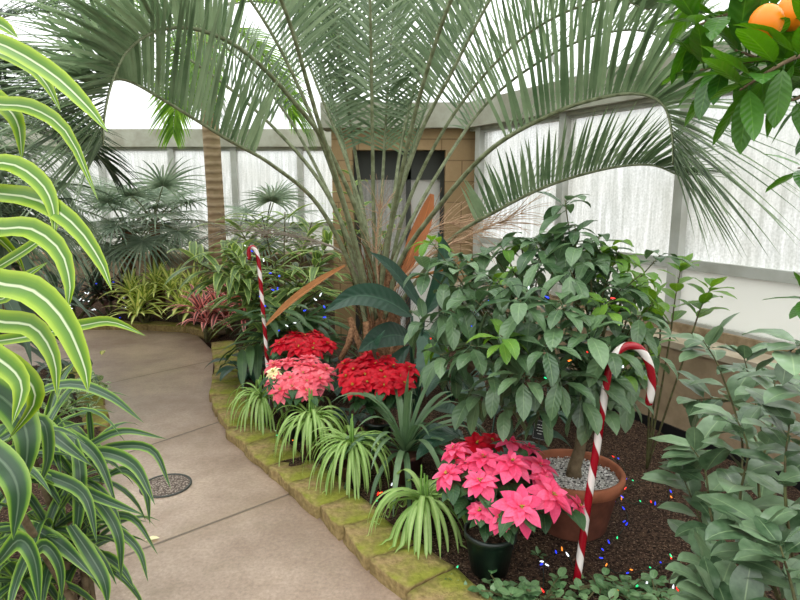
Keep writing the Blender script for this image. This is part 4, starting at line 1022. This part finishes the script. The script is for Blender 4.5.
for cp in ([ctop,(860,10,1.3),(800,14,1.22),(740,12,1.2),(695,26,1.2)],[ctop,(860,80,1.3),(800,60,1.24),(745,62,1.2),(700,70,1.2)],[ctop,(850,40,1.1),(790,60,1.05),(740,90,1.05)],[ctop,(870,60,1.25),(810,50,1.2),(770,60,1.18),(735,50,1.18)],[ctop,(880,-20,1.3),(800,-15,1.25),(740,-20,1.25),(700,-5,1.25)],[cb+V((0,0,1.7)),(870,110,1.25),(820,90,1.2),(790,100,1.18),(772,80,1.17)],[cb+V((0,0,1.55)),(860,190,1.5),(825,170,1.5),(798,168,1.5)],[cb+V((0,0,1.3)),(870,290,1.5),(830,300,1.5),(800,298,1.5)]):
    leafy_branch(cit,cp,20 if cp[1][1]<150 else 9,.12,.023,'citrus',rng,.007,p_ell,.5,.08,.012,'bark',4 if cp[1][1]<150 else 2)
for (px,py,Y,r) in ((766,23,1.08,.027),(792,13,1.12,.027)):
    m=MB(); m.ball(P(px,py,Y),r,r,r*1.12,n=20); o=m.build('fruit',M['orange'],cit)

# ------------------------------------------------------------------ ground cover and lights
rng=random.Random(101)
gc=[(505,598,'leftmost'),(545,600,'second from the left'),(600,590,'third from the left, touching the cane foot'),(628,594,'fourth from the left'),(655,598,'fifth from the left'),(684,594,'sixth from the left, beneath the shrub')]
for px,py,wh in gc:
    b=G(px,py,.045); t=thing('ground_cover_plant','low round-leaved plant at the front soil, '+wh,'plant',b,'low round-leaved plants')
    s_=MB(); m=MB()
    for k in range(9):
        tip=b+V((rng.uniform(-.09,.09),rng.uniform(-.08,.08),rng.uniform(.015,.05))); s_.tube([b,b.lerp(tip,.6)+V((0,0,.01)),tip],.0028,5)
        whorl(m,tip,V((0,-.1,1)),5,.044,.018,rng,.6,(5,45),0,p_round,.006,.15)
    s_.build('stems',M['twig'],t); m.build('foliage',M['rubber'],t)
for px,py,lab in ((452,582,'tiny green seedling in bare soil beside the nearest edging stone'),(466,592,'second tiny green seedling nearer the picture edge by the edging'),(538,556,'small loose dark leaf shoot beside the dark green pot')):
    b=G(px,py,.045); m=MB(); rosette(m,b+V((0,0,.004)),8,.03,.008,rng,(10,60),.6,p_round,.2,2,4); o=m.build('seedling',M['rubber']); tag(o,lab,'seedling')
bulb_me={}
for k in ('b_blue','b_red','b_orange','b_green','b_white'):
    m=MB(); m.lathe([(.0005,.016),(.0025,.012),(.0036,.005),(.0034,0),(.0030,-.004)],(0,0,0),8); o=m.build('bulb',M[k]); bulb_me[k]=o.data; bpy.data.objects.remove(o)
def lights(label,pts,nb,rng,ground=True,big=1.0,cols=('b_blue','b_blue','b_red','b_orange','b_green','b_white')):
    t=thing('light_string',label,'string lights',pts[0],'fairy light strings'); sp=spline(pts,len(pts)*10)
    if ground: sp=[V((p.x,p.y,soil_z(p.x,p.y)+.006+.004*math.sin(i))) for i,p in enumerate(sp)]
    m=MB(); m.tube(sp,.0016*big,4); m.build('wire',M['wire'],t)
    for i in range(nb):
        p=sp[min(len(sp)-1,max(0,int((i+.5+rng.uniform(-.8,.8))/nb*(len(sp)-1))))]+V((rng.uniform(-.015,.015),rng.uniform(-.02,.02),0))*(1 if ground else 2); k=cols[rng.randrange(len(cols))]
        o=bpy.data.objects.new('bulb',bulb_me[k]); C.objects.link(o); o.parent=t
        o.location=p-V(pts[0])+V((0,0,.006)); o.scale=(big,)*3; o.rotation_euler=(rng.uniform(-1.6,1.6),rng.uniform(-1.6,1.6),0)
g_=lambda px,py:G(px,py,.05)
lights('coloured fairy lights scattered over bare soil right of the terracotta pot',[g_(608,452),(g_(625,470)),g_(612,500),g_(634,485),g_(660,478),g_(668,500),g_(640,505),g_(618,498),g_(628,520),g_(612,540),g_(600,555),g_(615,570),g_(645,570),g_(675,560),g_(690,575)],32,rng,True,.85,('b_blue','b_blue','b_blue','b_red','b_orange','b_green'))
lights('coloured fairy lights along the front soil between the pink poinsettia and cane',[g_(458,570),g_(470,590),g_(500,592),g_(540,590),g_(545,560),g_(565,550),g_(580,575),g_(620,592),g_(650,588),g_(690,592)],22,rng)
lights('coloured fairy lights on soil between the drooping clumps and dark strap plant',[g_(272,432),g_(285,440),g_(330,455),g_(350,440),g_(385,460),g_(392,485),g_(375,500),g_(400,490),g_(450,480)],20,rng)
ct=[P(*q) for q in ((420,330,2.45),(450,345,2.3),(480,310,2.25),(515,285,2.2),(545,300,2.15),(575,320,2.15),(605,300,2.2),(590,345,2.1),(560,370,2.05),(540,390,2.1),(600,395,2.15),(620,370,2.2),(600,430,2.25))]
lights('coloured fairy lights wound through the leaves of the potted tree',ct,20,rng,False,.9)
lights('blue fairy lights strung through the variegated ginger clump',[P(*q) for q in ((245,245,4.5),(262,262,4.3),(280,285,4.2),(262,300,4.2),(275,330,4.0),(300,320,4.0),(320,290,4.1),(330,330,3.9))],20,rng,False,1.3,('b_blue','b_blue','b_blue','b_white'))
lights('blue and white fairy lights on the dark ground at the far left corner',[P(*q) for q in ((60,310,5.8),(85,300,6.0),(100,322,6.3),(125,312,6.6),(110,280,6.6),(90,290,6.2),(75,320,6.0),(140,326,6.6))],26,rng,False,1.4,('b_blue','b_white','b_white'))
